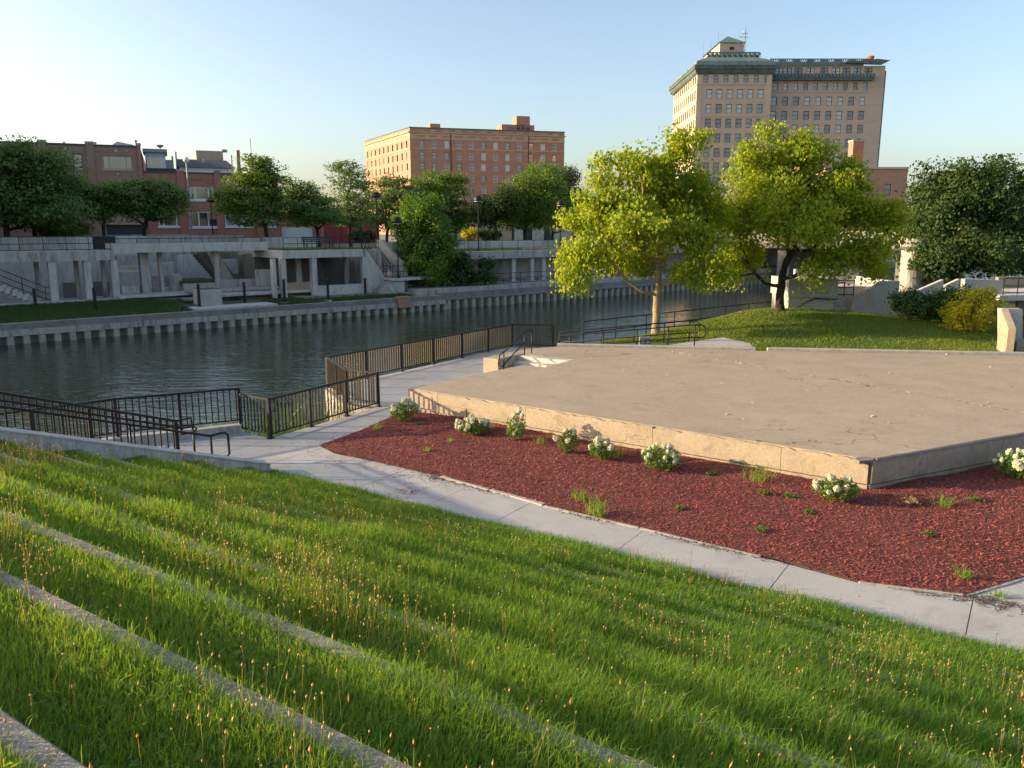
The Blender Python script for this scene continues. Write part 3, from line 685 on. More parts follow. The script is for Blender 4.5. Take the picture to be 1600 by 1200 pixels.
# sunken court walls
ct = empty('sunken_court', RV(20, 68, .4), 'stepped grey concrete walls of the sunken court under the walkways', 'wall')
for i in range(9):
    s = MB(); s.box(-12+4.6*i, -12+4.6*(i+1)-.02, 71.9, 72.3, .4, 4.7, RV); s.build('retaining_panel', ('pale_concrete', 'old_concrete', 'old_concrete')[i % 3], ct)
for (x0, y0, x1, y1, bb, dp, mt, nm) in [
    (183, 415, 222, 424, 68, 1, 'trim_tan', 'tan_ledge'), (183, 424, 226, 445, 66, 2, 'pale_concrete', 'wall_block'), (190, 447, 218, 462, 61.5, .8, 'pale_concrete', 'seat_block'), (221, 446, 233, 462, 61.6, .6, 'white_concrete', 'seat_block'),
    (183, 399, 221, 409, 69, 1.5, 'old_concrete', 'upper_wall'), (276, 398, 338, 438, 68.5, .6, 'pale_concrete', 'wall_block'), (235, 410, 272, 432, 67.5, .6, 'pale_concrete', 'wall_block'), (239, 431, 270, 449, 64.6, .6, 'old_concrete', 'wall_block'),
    (271, 429, 284, 449, 63, 1.2, 'pale_concrete', 'pier_block'), (288, 443, 337, 460, 62, .5, 'pale_concrete', 'low_wall'), (228, 449, 290, 461, 62.6, .5, 'old_concrete', 'low_wall'), (344, 405, 371, 428, 67, .5, 'pale_concrete', 'upper_panel'),
    (346, 425, 371, 427.5, 64, .6, 'white_concrete', 'bench_top'), (352, 427, 366, 437, 64.1, .4, 'old_concrete', 'bench_foot'), (345, 437, 372, 453, 62, .5, 'pale_concrete', 'low_wall'), (376, 436, 402, 453, 61.5, .5, 'pale_concrete', 'low_wall'),
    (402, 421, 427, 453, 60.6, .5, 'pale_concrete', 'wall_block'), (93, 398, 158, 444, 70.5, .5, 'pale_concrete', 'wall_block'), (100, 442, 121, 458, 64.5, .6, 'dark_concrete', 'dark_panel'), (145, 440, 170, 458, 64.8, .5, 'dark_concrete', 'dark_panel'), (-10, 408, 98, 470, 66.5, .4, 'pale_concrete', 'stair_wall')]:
    rbox(x0, y0, x1, y1, bb, dp, nm, mt, ct, z0=.4 if nm not in ('tan_ledge', 'upper_wall', 'bench_top', 'upper_panel') else None)
A0, A1, Z0, Z1 = rect(283, 436, 336, 443, 62.6); s = MB(); s.box(A0, A1, 62.6, 66, Z0-.3, Z0+.25, RV); s.build('turf_bed', 'turf_soil', ct)
# platform slabs; the shadow gap beneath is put into dark base colours
pl = empty('slab_platform', RV(22, 58.5, .2), 'low concrete slab platform with dark gap beneath, by the river lawn', 'platform')
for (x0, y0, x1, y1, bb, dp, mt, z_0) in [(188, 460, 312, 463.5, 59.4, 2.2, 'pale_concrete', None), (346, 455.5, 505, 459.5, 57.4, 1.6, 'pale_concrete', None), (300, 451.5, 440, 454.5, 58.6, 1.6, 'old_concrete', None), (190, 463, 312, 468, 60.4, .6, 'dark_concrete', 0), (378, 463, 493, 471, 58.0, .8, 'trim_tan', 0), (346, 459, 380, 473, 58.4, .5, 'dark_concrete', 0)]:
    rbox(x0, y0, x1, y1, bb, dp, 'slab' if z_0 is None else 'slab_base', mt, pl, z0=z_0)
# far-left stair with rail
fs = empty('court_stairs', RV(9, 61, .4), 'concrete stairs coming down to the right under the raised walk, far left', 'stairs')
a0, _ = RV.plane(72, 470, 61.2)
for k in range(17):
    s = MB(); s.box(a0-.32*(k+1)-.1, a0-.32*k, 61.0, 62.4, .42+.165*k-.25*(k > 1), .42+.165*(k+1), RV); s.build('step', 'pale_concrete', fs)
pipe_rail('court_stair_rail', 'thin dark three-bar rail on the far left court stairs', [[RV(a0-5.2, 60.95, 3.1+h), RV(a0, 60.95, .42+h), RV(a0+.5, 60.95, .42+h)] for h in (.25, .65, 1.05)],
          [(RV(a0-.02-1.3*k, 60.95, .42+.67*k), RV(a0-.02-1.3*k, 60.95, 1.47+.67*k)) for k in range(4)], 'metal_black', .025, 'railing')
# right shelter
sh = empty('river_shelter', RV(29, 57, .2), 'open concrete shelter with square front columns left of the broad stairs', 'shelter')
s = MB(); s.box(26.2, 33.3, 57.0, 62.5, 3.1, 3.68, RV); s.build('roof_slab', 'pale_concrete', sh)
for px, w in ((430, .26), (444.5, .40), (492.5, .42)):
    a, _ = RV.plane(px, 440, 57.1); s = MB(); s.cbox(a-w/2, a+w/2, 57.1, 57.55, .2, 3.1, .01, RV); s.build('column', 'pale_concrete', sh)
for px in (467, 542):
    a, _ = RV.plane(px, 425, 60.4); x, y, _ = RV(a, 60.4); s = MB(); s.lathe([(.24, .2), (.24, 3.1)], (x, y, 0), 12); s.build('round_column', 'pale_concrete', sh)
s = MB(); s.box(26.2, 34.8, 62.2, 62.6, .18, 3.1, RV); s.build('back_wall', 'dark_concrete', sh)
A0, A1, Z0, Z1 = rect(497, 445, 562, 460, 57.05); s = MB(); s.cbox(A0, A1+.4, 57.05, 57.35, .1, Z1, .015, RV); s.build('low_wall', 'pale_concrete', sh)
A0, A1, Z0, Z1 = rect(449, 441, 490, 456, 58.5); s = MB(); s.box(A0, A1, 58.5, 58.8, .1, Z1, RV); s.build('low_wall', 'trim_tan', sh)
s = MB(); s.wallpoly([(33.0, .0), (34.95, .0), (34.95, 1.5), (33.35, 3.68), (33.0, 3.68)], 57.0, 57.4, RV); s.build('gable_wall', 'pale_concrete', sh)
s = MB(); s.box(34.6, 34.98, 57.4, 62.5, .18, 3.66, RV); s.build('end_wall', 'old_concrete', sh)
s = MB(); s.wallpoly([(24.0, .4), (25.2, .4), (23.6, 3.6), (22.9, 3.6)], 63.0, 63.4, RV); s.build('stair_stringer', 'pale_concrete', sh)
for k in range(14):
    s = MB(); s.box(25.9-.17*k-1.5, 25.9-.17*k, 63.4+.01*k, 64.9, .42+.22*k, .42+.22*(k+1), RV); s.build('inner_step', 'dark_concrete', sh)
# broad stairs
bs = empty('broad_stairs', RV(36, 59, .2), 'broad concrete stairs with one pale sloping side wall down to a landing', 'stairs')
for k in range(14):
    z1 = 1.35+.168*(k+1); b0 = 57.7+.26*k
    s = MB(); s.cbox(35.0, 37.05, b0, b0+.29, z1-.4, z1, .012, RV); s.build('step', 'old_concrete', bs)
fr = Frame(*RV(37.06, 57.2)[:2], -.65, .76)
s = MB(); s.wallpoly([(0, .2), (0, 2.05), (.25, 2.3), (3.6, 4.35), (4.3, 4.35), (4.3, .2)], -.32, 0, fr); s.build('side_wall', 'white_concrete', bs)
s = MB(); s.cbox(34.9, 39.2, 55.6, 57.72, 1.14, 1.36, .02, RV); s.build('landing_slab', 'pale_concrete', bs)
s = MB(); s.cbox(35.3, 36.2, 55.9, 57.5, -.1, 1.14, .01, RV); s.build('landing_pier', 'pale_concrete', bs)
for k in range(6):
    s = MB(); s.cbox(33.6+.22*k, 35.25, 55.3+.1*k, 57.0, .0+.18*k-.05, .18*(k+1), .012, RV); s.build('lower_step', 'old_concrete', bs)
x, y, _ = RV(35.0, 56.2); s = MB(); s.lathe([(.0, -.28), (.2, -.2), (.28, 0), (.2, .2), (.0, .28)], (x, y, 1.65), 10); s.build('round_finial', 'trim_tan', bs, True)
def rails(name, label, pts, h, hs, every, mat='metal_black', r=.024, group=None):
    posts = []
    for i in range(len(pts)-1):
        p, q = np.array(pts[i], float), np.array(pts[i+1], float); m = max(1, round(float(np.linalg.norm(q-p))/every))
        for k in range(m + (i == len(pts)-2)):
            w = p+(q-p)*k/m; posts.append((tuple(w), (w[0], w[1], w[2]+h)))
    return pipe_rail(name, label, [[(p[0], p[1], p[2]+hh) for p in pts] for hh in hs], posts, mat, r, 'railing', group)
gr = 'thin dark railings of the far bank'
rails('deck_railing', 'thin dark railing on the raised walk at the far left', [RV(-20, 60.15, 3.84), RV(15.2, 60.15, 3.84), RV(15.2, 61.6, 3.84)], .95, (.1, .5, .95), 1.35, group=gr)
rails('deck_railing', 'thin dark railing along the beam walkway over the court', [RV(15.5, 60.6, 4.3), RV(26.2, 60.6, 4.3)], .33, (.0, .32), 1.6, group=gr)
rails('deck_railing', 'thin dark railing on the shelter roof beside the bench', [RV(26.4, 57.2, 3.68), RV(34.6, 57.2, 3.68)], .95, (.08, .5, .95), 1.2, group=gr)
rails('deck_railing', 'thin dark railing round the stair landing under the lamp', [RV(34.95, 57.6, 1.36), RV(34.95, 55.7, 1.36), RV(39.1, 55.7, 1.36)], .95, (.08, .5, .95), 1.0, group=gr)
rails('deck_railing', 'thin dark railing along the upper walk right of the round tree', [RV(41.9, 57.2, 3.27), RV(75, 57.2, 3.2)], .95, (.08, .95), 2.0, group=gr)
rails('deck_railing', 'thin dark railing on the lower walk above the sheet piles', [RV(39.5, 54.5, .47), RV(72, 54.5, .47)], .95, (.08, .5, .95), 2.0, group=gr)
for off_ in (35.35, 36.0):
    rails('stair_rail', 'slanting dark rail on the broad stairs, %s' % ('nearer the shelter' if off_ < 35.5 else 'in the middle of the flight'), [RV(off_, 57.7, 1.5), RV(off_, 61.2, 3.7)], .9, (.5, .9), 1.3, group=gr)
# right gallery under the upper walk
ga = empty('river_gallery', RV(55, 58, .4), 'long concrete gallery wall under the upper walk right of the round tree', 'wall')
for k in range(1, 12):
    s = MB(); s.box(37.5+4.2*k, 37.5+4.2*(k+1)-.03, 60.0, 60.3, .4, 2.6, RV); s.build('wall_panel', ('pale_concrete', 'pale_concrete', 'old_concrete')[k % 3], ga)
    s = MB(); s.box(37.45+4.2*k, 37.45+4.2*(k+1)-.02, 56.95, 60.35, 2.58, 3.26-.002*k, RV); s.build('deck_panel', 'old_concrete', ga)
for px in (803, 832, 850):
    a, _ = RV.plane(px, 420, 57.3); s = MB(); s.box(a-.22, a+.22, 57.3, 57.75, .4, 2.58, RV); s.build('column', 'pale_concrete', ga)
for k in range(5):
    s = MB(); s.box(60+5*k-.22, 60+5*k+.22, 57.3, 57.75, .4, 2.58, RV); s.build('column', 'pale_concrete', ga)
for (s0, s1, bb, z1, lab) in ((38.5, 80, 64.5, 4.02, 'low grey wall across the upper lawn behind the lamp posts'), (26.8, 34, 66.5, 4.55, 'pale low wall behind the bench on the upper walk'), (16, 26, 76, 4.75, 'pale low wall at street edge before the red brick building')):
    t = empty('plaza_wall', RV((s0+s1)/2, bb, GZ), lab, 'wall')
    m = int((s1-s0)/3.4)
    for k in range(m): 
        w = (s1-s0)/m; s = MB(); s.cbox(s0+w*k+.01, s0+w*(k+1)-.01, bb, bb+.35, GZ-.1, z1, .02, RV); s.build('wall_panel', 'pale_concrete' if k % 3 else 'old_concrete', t)

# bench, litter bins, dead branches
def bench(loc, ang, label):
    x, y, z = loc; fr = Frame(x, y, math.cos(ang), math.sin(ang)); t = empty('park_bench', loc, label, 'bench')
    for k in range(4): s = MB(); s.box(-1.35, 1.35, -.25+.13*k, -.14+.13*k, z+.43, z+.47, fr); s.build('seat_slat', 'bench_green', t)
    for k in range(3): s = MB(); s.box(-1.35, 1.35, .28, .32, z+.55+.15*k, z+.67+.15*k, fr); s.build('back_slat', 'bench_green', t)
    for a in (-1.15, 0, 1.15):
        s = MB(); s.wallpoly([(-.25, z), (-.18, z), (-.12, z+.4), (.24, z+.4), (.3, z), (.38, z), (.36, z+.98), (.29, z+.98), (.27, z+.43), (-.25, z+.43)], -.03, .03, Frame(*fr(a, 0)[:2], fr.b[0], fr.b[1])); s.build('leg', 'metal_black', t)
bench(RV(31.0, 60.5, 3.68), RV.ang, 'dark green slatted bench on the shelter roof terrace')
def bin_(loc, label, w=.5, h=1.1):
    x, y, z = loc; t = empty('litter_bin', loc, label, 'bin'); s = MB(); s.cbox(x-w, x+w, y-w, y+w, z+.05, z+h, .05); s.build('bin_body', 'metal_black', t)
    s = MB(); s.cbox(x-w-.04, x+w+.04, y-w-.04, y+w+.04, z+h+.005, z+h+.1, .04); s.build('bin_lid', 'door_dark', t)
bin_(RV(RV.plane(160, 380, 63.5)[0], 63.0, 3.84), 'black square litter bin on the raised walk, far left', .55, .85)
t = empty('dead_branches', RV(54, 58.5, 3.3), 'bare fallen branches lying by the upper railing', 'branches')
r_ = random.Random(11)
for k in range(16):
    p = np.array(RV(50.5+r_.uniform(0, 5.5), 58.2+r_.uniform(-.5, .5), 3.35)); pts = [p]; d = np.array((r_.uniform(.2, .8), r_.uniform(-.1, .6), r_.uniform(-.05, .35)))
    for j in range(4): p = p + d*.45 + np.array([r_.uniform(-.12, .12) for _ in range(3)]); p[2] = max(p[2], 3.33); pts.append(p)
    s = MB(); s.tube(pts, [.05, .04, .03, .02, .01], 5); s.build('branch', 'dead_wood', t)

# lamp posts with dome heads
def lamp(x, y, z, zh, label, k=1.0):
    t = empty('lamp_post', (x, y, z), label, 'lamp post', 'dome lamp posts of the far promenade')
    s = MB(); s.lathe([(.16, 0), (.16, .12), (.09, .2), (.06, .35), (.05, zh-z-.25)], (x, y, z), 8); s.build('pole', 'metal_black', t)
    h = MB(); h.lathe([(.05, -.28), (.12, -.24), (.4, -.16), (.42, -.1), (.38, .1), (.25, .26), (.06, .34)], (x, y, zh), 12); h.build('dome_head', 'metal_black', t, True)
    g_ = MB(); g_.lathe([(.36, -.24), (.34, -.165)], (x, y, zh), 12); g_.build('diffuser', 'blind_dim', t)
for (px, ph, pb, bb, z, lab) in [(620, 345, 432, 55.9, 1.36, 'black dome lamp post on the stair landing before the round tree'), (588, 306, 372, 63.5, GZ, 'black dome lamp post left of the round tree, above the stairs'),
                                 (747, 311, 391, 59.0, 3.26, 'black dome lamp post at the upper railing right of the round tree'), (876, 318, 391, 59.0, 3.22, 'black dome lamp post half hidden behind the lime tree'), (329, 313, 378, 74.5, GZ, 'black dome lamp post before the red brick building')]:
    a, zh = RV.plane(px, ph, bb); x, y, _ = RV(a, bb); lamp(x, y, z, zh, lab)
a, zh = RV.plane(291, 250, 80); x, y, _ = RV(a, 80); t = empty('street_light', (x, y, GZ), 'tall pale pole with a round globe before the red brick building', 'street light')
s = MB(); s.lathe([(.13, 0), (.10, 2), (.08, zh-GZ)], (x, y, GZ), 8); s.build('pole', 'metal_grey', t); s = MB(); s.lathe([(.05, -.3), (.25, -.15), (.3, 0), (.22, .2), (.04, .3)], (x, y, zh), 10); s.build('globe', 'paint_white', t, True)

# ================================================================== BUILDINGS
WC = {}
def win_mesh(w, h, style, fm):
    k = (round(w, 2), round(h, 2), style, fm)
    if k in WC: return WC[k]
    s = MB(); t = .09 if w < 2 else .13
    s.box(0, w, -.05, .05, 0, t); s.box(0, w, -.05, .05, h-t, h); s.box(0, t, -.05, .05, t, h-t); s.box(w-t, w, -.05, .05, t, h-t)
    if style == 'sash': s.box(t, w-t, -.035, .04, h*.5-.04, h*.5+.04)
    if style == 'grid': s.box(t, w-t, -.035, .04, h*.5-.04, h*.5+.04); s.box(w/2-.04, w/2+.04, -.03, .035, t, h-t)
    if style == 'pair': s.box(w/2-.09, w/2+.09, -.045, .045, t, h-t); s.box(t, w-t, -.03, .035, h*.5-.03, h*.5+.03)
    if style == 'three': s.box(w*.22-.06, w*.22+.06, -.045, .045, t, h-t); s.box(w*.78-.06, w*.78+.06, -.045, .045, t, h-t)
    if style == 'three_even': s.box(w*.33-.06, w*.33+.06, -.045, .045, t, h-t); s.box(w*.66-.06, w*.66+.06, -.045, .045, t, h-t)
    fmsh = s.mesh('window', fm); p = MB(); p.add([(0, 0, 0), (w, 0, 0), (w, 0, h), (0, 0, h)], [(0, 1, 2, 3)])
    panes = {m: p.mesh('pane', m) for m in ('glass', 'glass_warm', 'blind', 'blind_dim')}
    WC[k] = (fmsh, panes); return WC[k]
def window(fr, a0, a1, z0, z1, bd, parent, style='sash', fm='frame_dark', pane='glass', sill=None):
    fmsh, panes = win_mesh(a1-a0, z1-z0, style, fm); x, y, z = fr(a0, bd, z0); w = wloc(parent)
    o = link('window', fmsh, parent, (x-w[0], y-w[1], z-w[2]), (0, 0, fr.ang)); link('pane', panes[pane], o, (0, .02, 0))
    if sill: s = MB(); s.box(a0-.1, a1+.1, -.09, bd-.06, z0-.16, z0-.002, fr); s.build('sill', sill, parent)
def facade(mb, fr, A0, A1, Z0, Z1, holes, rev):
    xs = sorted({A0, A1, *[h[0] for h in holes], *[h[1] for h in holes]}); zs = sorted({Z0, Z1, *[h[2] for h in holes], *[h[3] for h in holes]})
    xs = [x for x in xs if A0 <= x <= A1]; zs = [z for z in zs if Z0 <= z <= Z1]
    H = np.array(holes) if holes else np.zeros((0, 4))
    for j in range(len(zs)-1):
        zm = (zs[j]+zs[j+1])/2; run = None
        for i in range(len(xs)):
            hit = True
            if i < len(xs)-1:
                xm = (xs[i]+xs[i+1])/2; hit = bool(len(H)) and bool(((H[:, 0] < xm) & (H[:, 1] > xm) & (H[:, 2] < zm) & (H[:, 3] > zm)).any())
            if not hit and run is None: run = xs[i]
            if hit and run is not None:
                mb.add([fr(run, 0, zs[j]), fr(xs[i], 0, zs[j]), fr(xs[i], 0, zs[j+1]), fr(run, 0, zs[j+1])], [(0, 1, 2, 3)]); run = None
    for a0, a1, z0, z1 in holes:
        q = [(a0, z0), (a1, z0), (a1, z1), (a0, z1)]
        for i in range(4):
            (p, r), (s_, t_) = q[i], q[(i+1) % 4]
            mb.add([fr(p, 0, r), fr(s_, 0, t_), fr(s_, rev+.06, t_), fr(p, rev+.06, r)], [(3, 2, 1, 0)])
        mb.add([fr(a0, rev+.1, z0), fr(a1, rev+.1, z0), fr(a1, rev+.1, z1), fr(a0, rev+.1, z1)], [(0, 1, 2, 3)])
def shell(mb, quad, z0, z1, skip=()):
    for i in range(4):
        if i in skip: continue
        p, q = quad[i], quad[(i+1) % 4]; mb.add([(*p, z0), (*q, z0), (*q, z1), (*p, z1)], [(0, 1, 2, 3)])
    mb.add([(*p, z1) for p in quad], [(0, 1, 2, 3)])
rw = random.Random(21)
def band(fr, a0, a1, z0, z1, out, name, mat, parent, inn=.0):
    s = MB(); s.box(a0, a1, -out, inn - .004, z0, z1, fr); return s.build(name, mat, parent)

# ---- brick hotel
HD = 235.0; kx, ztop = ony(640, 199.5, HD); HF = Frame(kx, HD, .966, .259); HL_len = 43.0
lx, ly = kx - .454*HL_len, HD + .891*HL_len; HS = Frame(lx, ly, .454, -.891)
HW = HF.plane(882, 207)[0]
ht = empty('brick_hotel', (kx+20, HD+20, GZ), 'long reddish brick block with pale cornice and rows of sash windows', 'building')
zy = lambda py: ony(640, py, HD)[1]
rows = [224.3, 242.3, 259.5, 278, 295.5, 313, 330.5]; wh = 1.9; ww = 1.35
colsF = [HW*(.073 + .0782*i) for i in range(12)]
holes = [(c-ww/2, c+ww/2, zy(r)-wh/2, zy(r)+wh/2) for r in rows for c in colsF]
w_ = MB(); facade(w_, HF, 0, HW, GZ-1, ztop, holes, .22)
colsS = [HL_len*(.06+.0975*i) for i in range(10)]; hs_ = 1.15
holesS = [(c-hs_/2, c+hs_/2, zy(r)-wh/2, zy(r)+wh/2) for r in rows for c in colsS]
facade(w_, HS, 0, HL_len, GZ-1, ztop, holesS, .22)
far = HF(HW, 0)[:2]; fl = (far[0]-.454*HL_len, far[1]+.891*HL_len)
shell(w_, [(kx, HD), far, fl, (lx, ly)], GZ-1, ztop-.4, (0, 3)); w_.build('wall', 'brick_hotel', ht)
for i, (a0, a1, z0, z1) in enumerate(holes):
    r, c = divmod(i, 12); pn = 'glass' if (c < 2 and r) or rw.random() < .25 else rw.choice(['blind', 'blind_dim', 'blind_dim']); window(HF, a0, a1, z0, z1, .2, ht, 'sash', 'frame_dark' if pn == 'glass' else 'paint_white', pn, 'trim_tan')
for (a0, a1, z0, z1) in holesS: window(HS, a0, a1, z0, z1, .2, ht, 'sash', 'frame_dark', rw.choice(['glass', 'glass', 'blind_dim']))
for fr, L_ in ((HF, HW), (HS, HL_len)):
    band(fr, -.05, L_+.05, zy(232.2), zy(230.6), .12, 'string_course', 'trim_tan', ht); band(fr, -.05, L_+.05, zy(216.5), zy(206.8), .08, 'frieze', 'trim_tan', ht)
    band(fr, -.3, L_+.3, zy(206.7), zy(205.0), .55, 'cornice', 'trim_tan', ht); band(fr, -.1, L_+.1, ztop-.02, ztop+.25, .15, 'parapet_cap', 'copper_dark', ht, .5)
    m = 12 if fr is HF else 10
    for k in range(m):
        c = L_*(k+.85)/(m+.6); s = MB(); s.box(c-1.2, c+1.2, -.115, -.084, zy(213.4), zy(210.6), fr); s.build('frieze_panel', 'brick_hotel', ht)
        s = MB(); s.box(c-.9, c+.9, -.05, -.004, zy(204.2), zy(201.8), fr); s.build('parapet_panel', 'trim_tan', ht)
for px0, py0, px1, nm, dp in ((672, 193, 688, 'roof_house', 8), (784, 194, 835, 'roof_house', 7), (807, 181, 828, 'stair_tower', 5)):
    a0, z1 = HF.plane(px0, py0, 8); a1, _ = HF.plane(px1, py0, 8); s = MB(); s.box(a0, a1, 8, 8+dp, ztop-2, z1, HF); s.build(nm, 'brick_hotel', ht)
a0, z1 = HF.plane(781, 196, 7.5); s = MB()
for k in range(7): s.box(a0+1.6*k, a0+1.6*k+.12, 7.5, 7.62, ztop-.5, z1, HF)
s.box(a0, a0+9.8, 7.5, 7.6, z1-.1, z1, HF); s.build('roof_rail', 'metal_grey', ht)
for aa in (HW*.255, HW*.76): s = MB(); s.box(aa-.12, aa+.12, -.16, -.01, GZ, zy(206.8)-.1, HF); s.build('drain_pipe', 'frame_dark', ht)

# ---- tall tower with green copper roof
TD = 185.0; TF = WORLD; X = lambda px, py=180: ony(px, py, TD)[0]; ZT = lambda py: ony(1200, py, TD)[1]
tw = empty('office_tower', (X(1200), TD+20, GZ), 'tall tan brick tower with green copper roof and penthouse', 'building')
x0, x1, x2 = X(1089.5, 120), X(1206.5, 120), X(1385, 97)
F1 = Frame(x0, TD, 1, 0); F2 = Frame(x1, TD+2.2, 1, 0); LT = 28.0; F3 = Frame(x0+.015*LT, TD+LT, -.015, -1)
zA = ZT(113.5)
w_ = MB()
rowsA = [(123.2, 7, 1100.5, 1194, 1.05, 1.55)] + [(r, 6, 1106.5, 1186.5, 1.32, 1.9) for r in (146.5, 169.6, 192.5, 215.6, 238.4, 261, 284)]
h1 = []
for (py, n_, pa, pb, w, h) in rowsA:
    for i in range(n_): c = X(pa+(pb-pa)*i/(n_-1), 180)-x0; h1.append((c-w/2, c+w/2, ZT(py)-h/2, ZT(py)+h/2))
facade(w_, F1, 0, x1-x0, GZ-1, zA, h1, .22)
rowsB = [(111.6, [1213.5, 1226.5, 1243, 1262, 1283, 1301, 1317.5, 1334.5, 1351.5], 1.75, 1.65, 'pair'), (135.2, [1209.5+15.45*i for i in range(10)], 1.0, 1.6, 'sash')] + [(py, [1208.0+17.2*i for i in range(9)], 1.32, 1.85, 'sash') for py in (158, 180.2, 201.6, 223.5, 245.3, 267, 289)]
h2 = []; h2s = []
TD2 = TD+2.2; k2 = TD2/TD
for (py, cs, w, h, st) in rowsB:
    for px in cs:
        c = X(px, 180)*k2 - x1; zz = ony(1200, py, TD2)[1]
        if c-w/2 < .1: continue
        h2.append((c-w/2, c+w/2, zz-h/2, zz+h/2)); h2s.append(st)
zB = ony(1200, 102.5, TD2)[1]; zR = ony(1200, 92, TD2)[1]
WB = X(1384, 100)*k2 - x1
facade(w_, F2, 0, WB, GZ-1, zB, h2, .22)
nL = 11; h3 = []
for (py, n_, pa, pb, w, h) in rowsA:
    for i in range(nL): c = LT*(.06+.088*i); h3.append((c-.6, c+.6, ZT(py)-h/2, ZT(py)+h/2))
facade(w_, F3, 0, LT, GZ-1, zA, h3, .22)
shell(w_, [(x0, TD), (x1, TD), (x1+.015*LT, TD+LT), (x0+.015*LT, TD+LT)], GZ-1, zA-.05, (0, 3)); shell(w_, [(x1, TD2), (x1+WB, TD2), (x1+WB, TD+LT), (x1, TD+LT)], GZ-1, zB-.05, (0, 3))
w_.build('wall', 'tower_brick', tw)
for i, (a0, a1, z0, z1) in enumerate(h1): window(F1, a0, a1, z0, z1, .2, tw, 'sash', 'frame_dark', 'glass' if i < 7 else ('blind' if i < 13 else rw.choice(['blind_dim', 'blind_dim', 'blind', 'glass'])))
for i, ((a0, a1, z0, z1), st) in enumerate(zip(h2, h2s)): window(F2, a0, a1, z0, z1, .2, tw, st, 'frame_dark', rw.choice(['blind', 'blind_dim', 'glass']) if st == 'pair' else rw.choice(['blind', 'blind', 'blind_dim', 'blind_dim', 'glass']))
for (a0, a1, z0, z1) in h3: window(F3, a0, a1, z0, z1, .2, tw, 'sash', 'frame_dark', 'glass')
band(F1, 0, x1-x0, ZT(132.3), ZT(131), .12, 'string_course', 'tower_trim', tw); band(F1, .8, x1-x0-.8, ZT(182.5), ZT(180.8), .12, 'string_course', 'tower_trim', tw)
band(F3, 0, LT, ZT(132.3), ZT(131), .12, 'string_course', 'tower_trim', tw)
band(F2, 0, WB-3.4, ony(1200, 144.5, TD2)[1], ony(1200, 143.2, TD2)[1], .12, 'string_course', 'tower_trim', tw)
band(F1, 0, 1.1, GZ, zA-.6, .05, 'corner_pier', 'tower_trim', tw); band(F1, x1-x0-1.2, x1-x0, GZ, zA-.6, .05, 'corner_pier', 'tower_trim', tw)
# copper cornice and mansard of the left wing
WA = x1-x0
def skirt(x_0, x_1, y_0, y_1, prof, name, mat, parent):
    """sweep (outset, z) profile round a rectangle"""
    s = MB(); vs = []; fs = []
    for o_, z in prof: vs += [(x_0-o_, y_0-o_, z), (x_1+o_, y_0-o_, z), (x_1+o_, y_1+o_, z), (x_0-o_, y_1+o_, z)]
    for i in range(len(prof)-1):
        for j in range(4): fs.append((i*4+j, i*4+(j+1) % 4, (i+1)*4+(j+1) % 4, (i+1)*4+j))
    fs += [(3, 2, 1, 0), tuple(len(prof)*4-4+j for j in range(4))]
    s.add(vs, fs); return s.build(name, mat, parent)
yb = TD+LT
zd = lambda py, y: ony(1200, py, y)[1]
xd = lambda px, y: ony(px, 90, y)[0]
skirt(x0, x1, TD, yb, [(0, zA-.4), (.35, zA-.1), (.55, zA+.25), (.55, zA+.6), (.8, zA+.85), (.8, zA+1.1), (.5, zA+1.3)], 'cornice', 'copper_dark', tw)
for k in range(26):
    xx = x0-.6+(WA+1.2)*k/25; s = MB(); s.box(xx-.24, xx+.24, TD-.78, TD-.4, zA+.62, zA+1.55); s.build('cornice_crest', 'copper_dark', tw)
for k in range(40):
    yy_ = TD+LT*k/39; s = MB(); s.box(x0-.78, x0-.4, yy_-.22, yy_+.22, zA+.62, zA+1.55); s.build('cornice_crest', 'copper_dark', tw)
zm = ZT(95.5); PB = TD+3.4; zk = zd(88.5, PB)
skirt(x0, x1, TD, yb, [(.5, zA+1.25), (.25, zm), (-1.2, zm+.45*(zk-zm)), (-3.4, zk)], 'mansard_roof', 'copper', tw)
xq0, xq1 = xd(1106, PB), xd(1186.5, PB)
for k in range(10):
    xx = xq0+.4+(xq1-xq0-.8)*k/9; s = MB(); s.add([(xx-.14, PB-.1, zk+.55), (xx+.14, PB-.1, zk+.55), (xx+.3, PB-1.5, zk-.35), (xx+.02, PB-1.5, zk-.35)], [(3, 2, 1, 0)]); s.build('roof_rib', 'copper', tw)
s = MB(); s.box(xq0, xq1, PB+.3, TD+22, zk-.2, zd(86.8, PB)); s.build('roof_base', 'copper_dark', tw)
p0, p1, p2, p3 = [zd(v, PB) for v in (87.0, 86.0, 82.2, 81.0)]
s = MB(); s.box(xq0, xq1, PB, PB+.2, p0, p1); s.box(xq0, xq1, PB, PB+.2, p2, p3)
for k in range(12):
    xx = xq0+(xq1-xq0)*k/11; s.box(xx-.3, xx+.3, PB, PB+.2, p1, p2)
s.build('pierced_parapet', 'copper', tw)
s = MB()
for k in range(11):
    xx = xq0+(xq1-xq0)*(k+.5)/11
    for dx in (-.2, .2): s.tube([(xx+dx+.24*math.cos(t_*math.pi/5), PB+.1, (p1+p2)/2+.24*math.sin(t_*math.pi/5)) for t_ in range(11)], .06, 4, False)
s.build('pierced_rings', 'copper', tw)
PY = TD+5; xp0, xp1 = xd(1124, PY), xd(1161.5, PY)
s = MB(); s.box(xp0, xp1, PY, PY+15, zk-.5, zd(66.7, PY)); s.build('penthouse', 'tower_trim', tw)
s = MB(); s.box((xp0+xp1)/2-.5, (xp0+xp1)/2+.5, PY-.05, PY-.004, zd(78, PY), zd(73, PY)); s.build('louvre', 'frame_dark', tw)
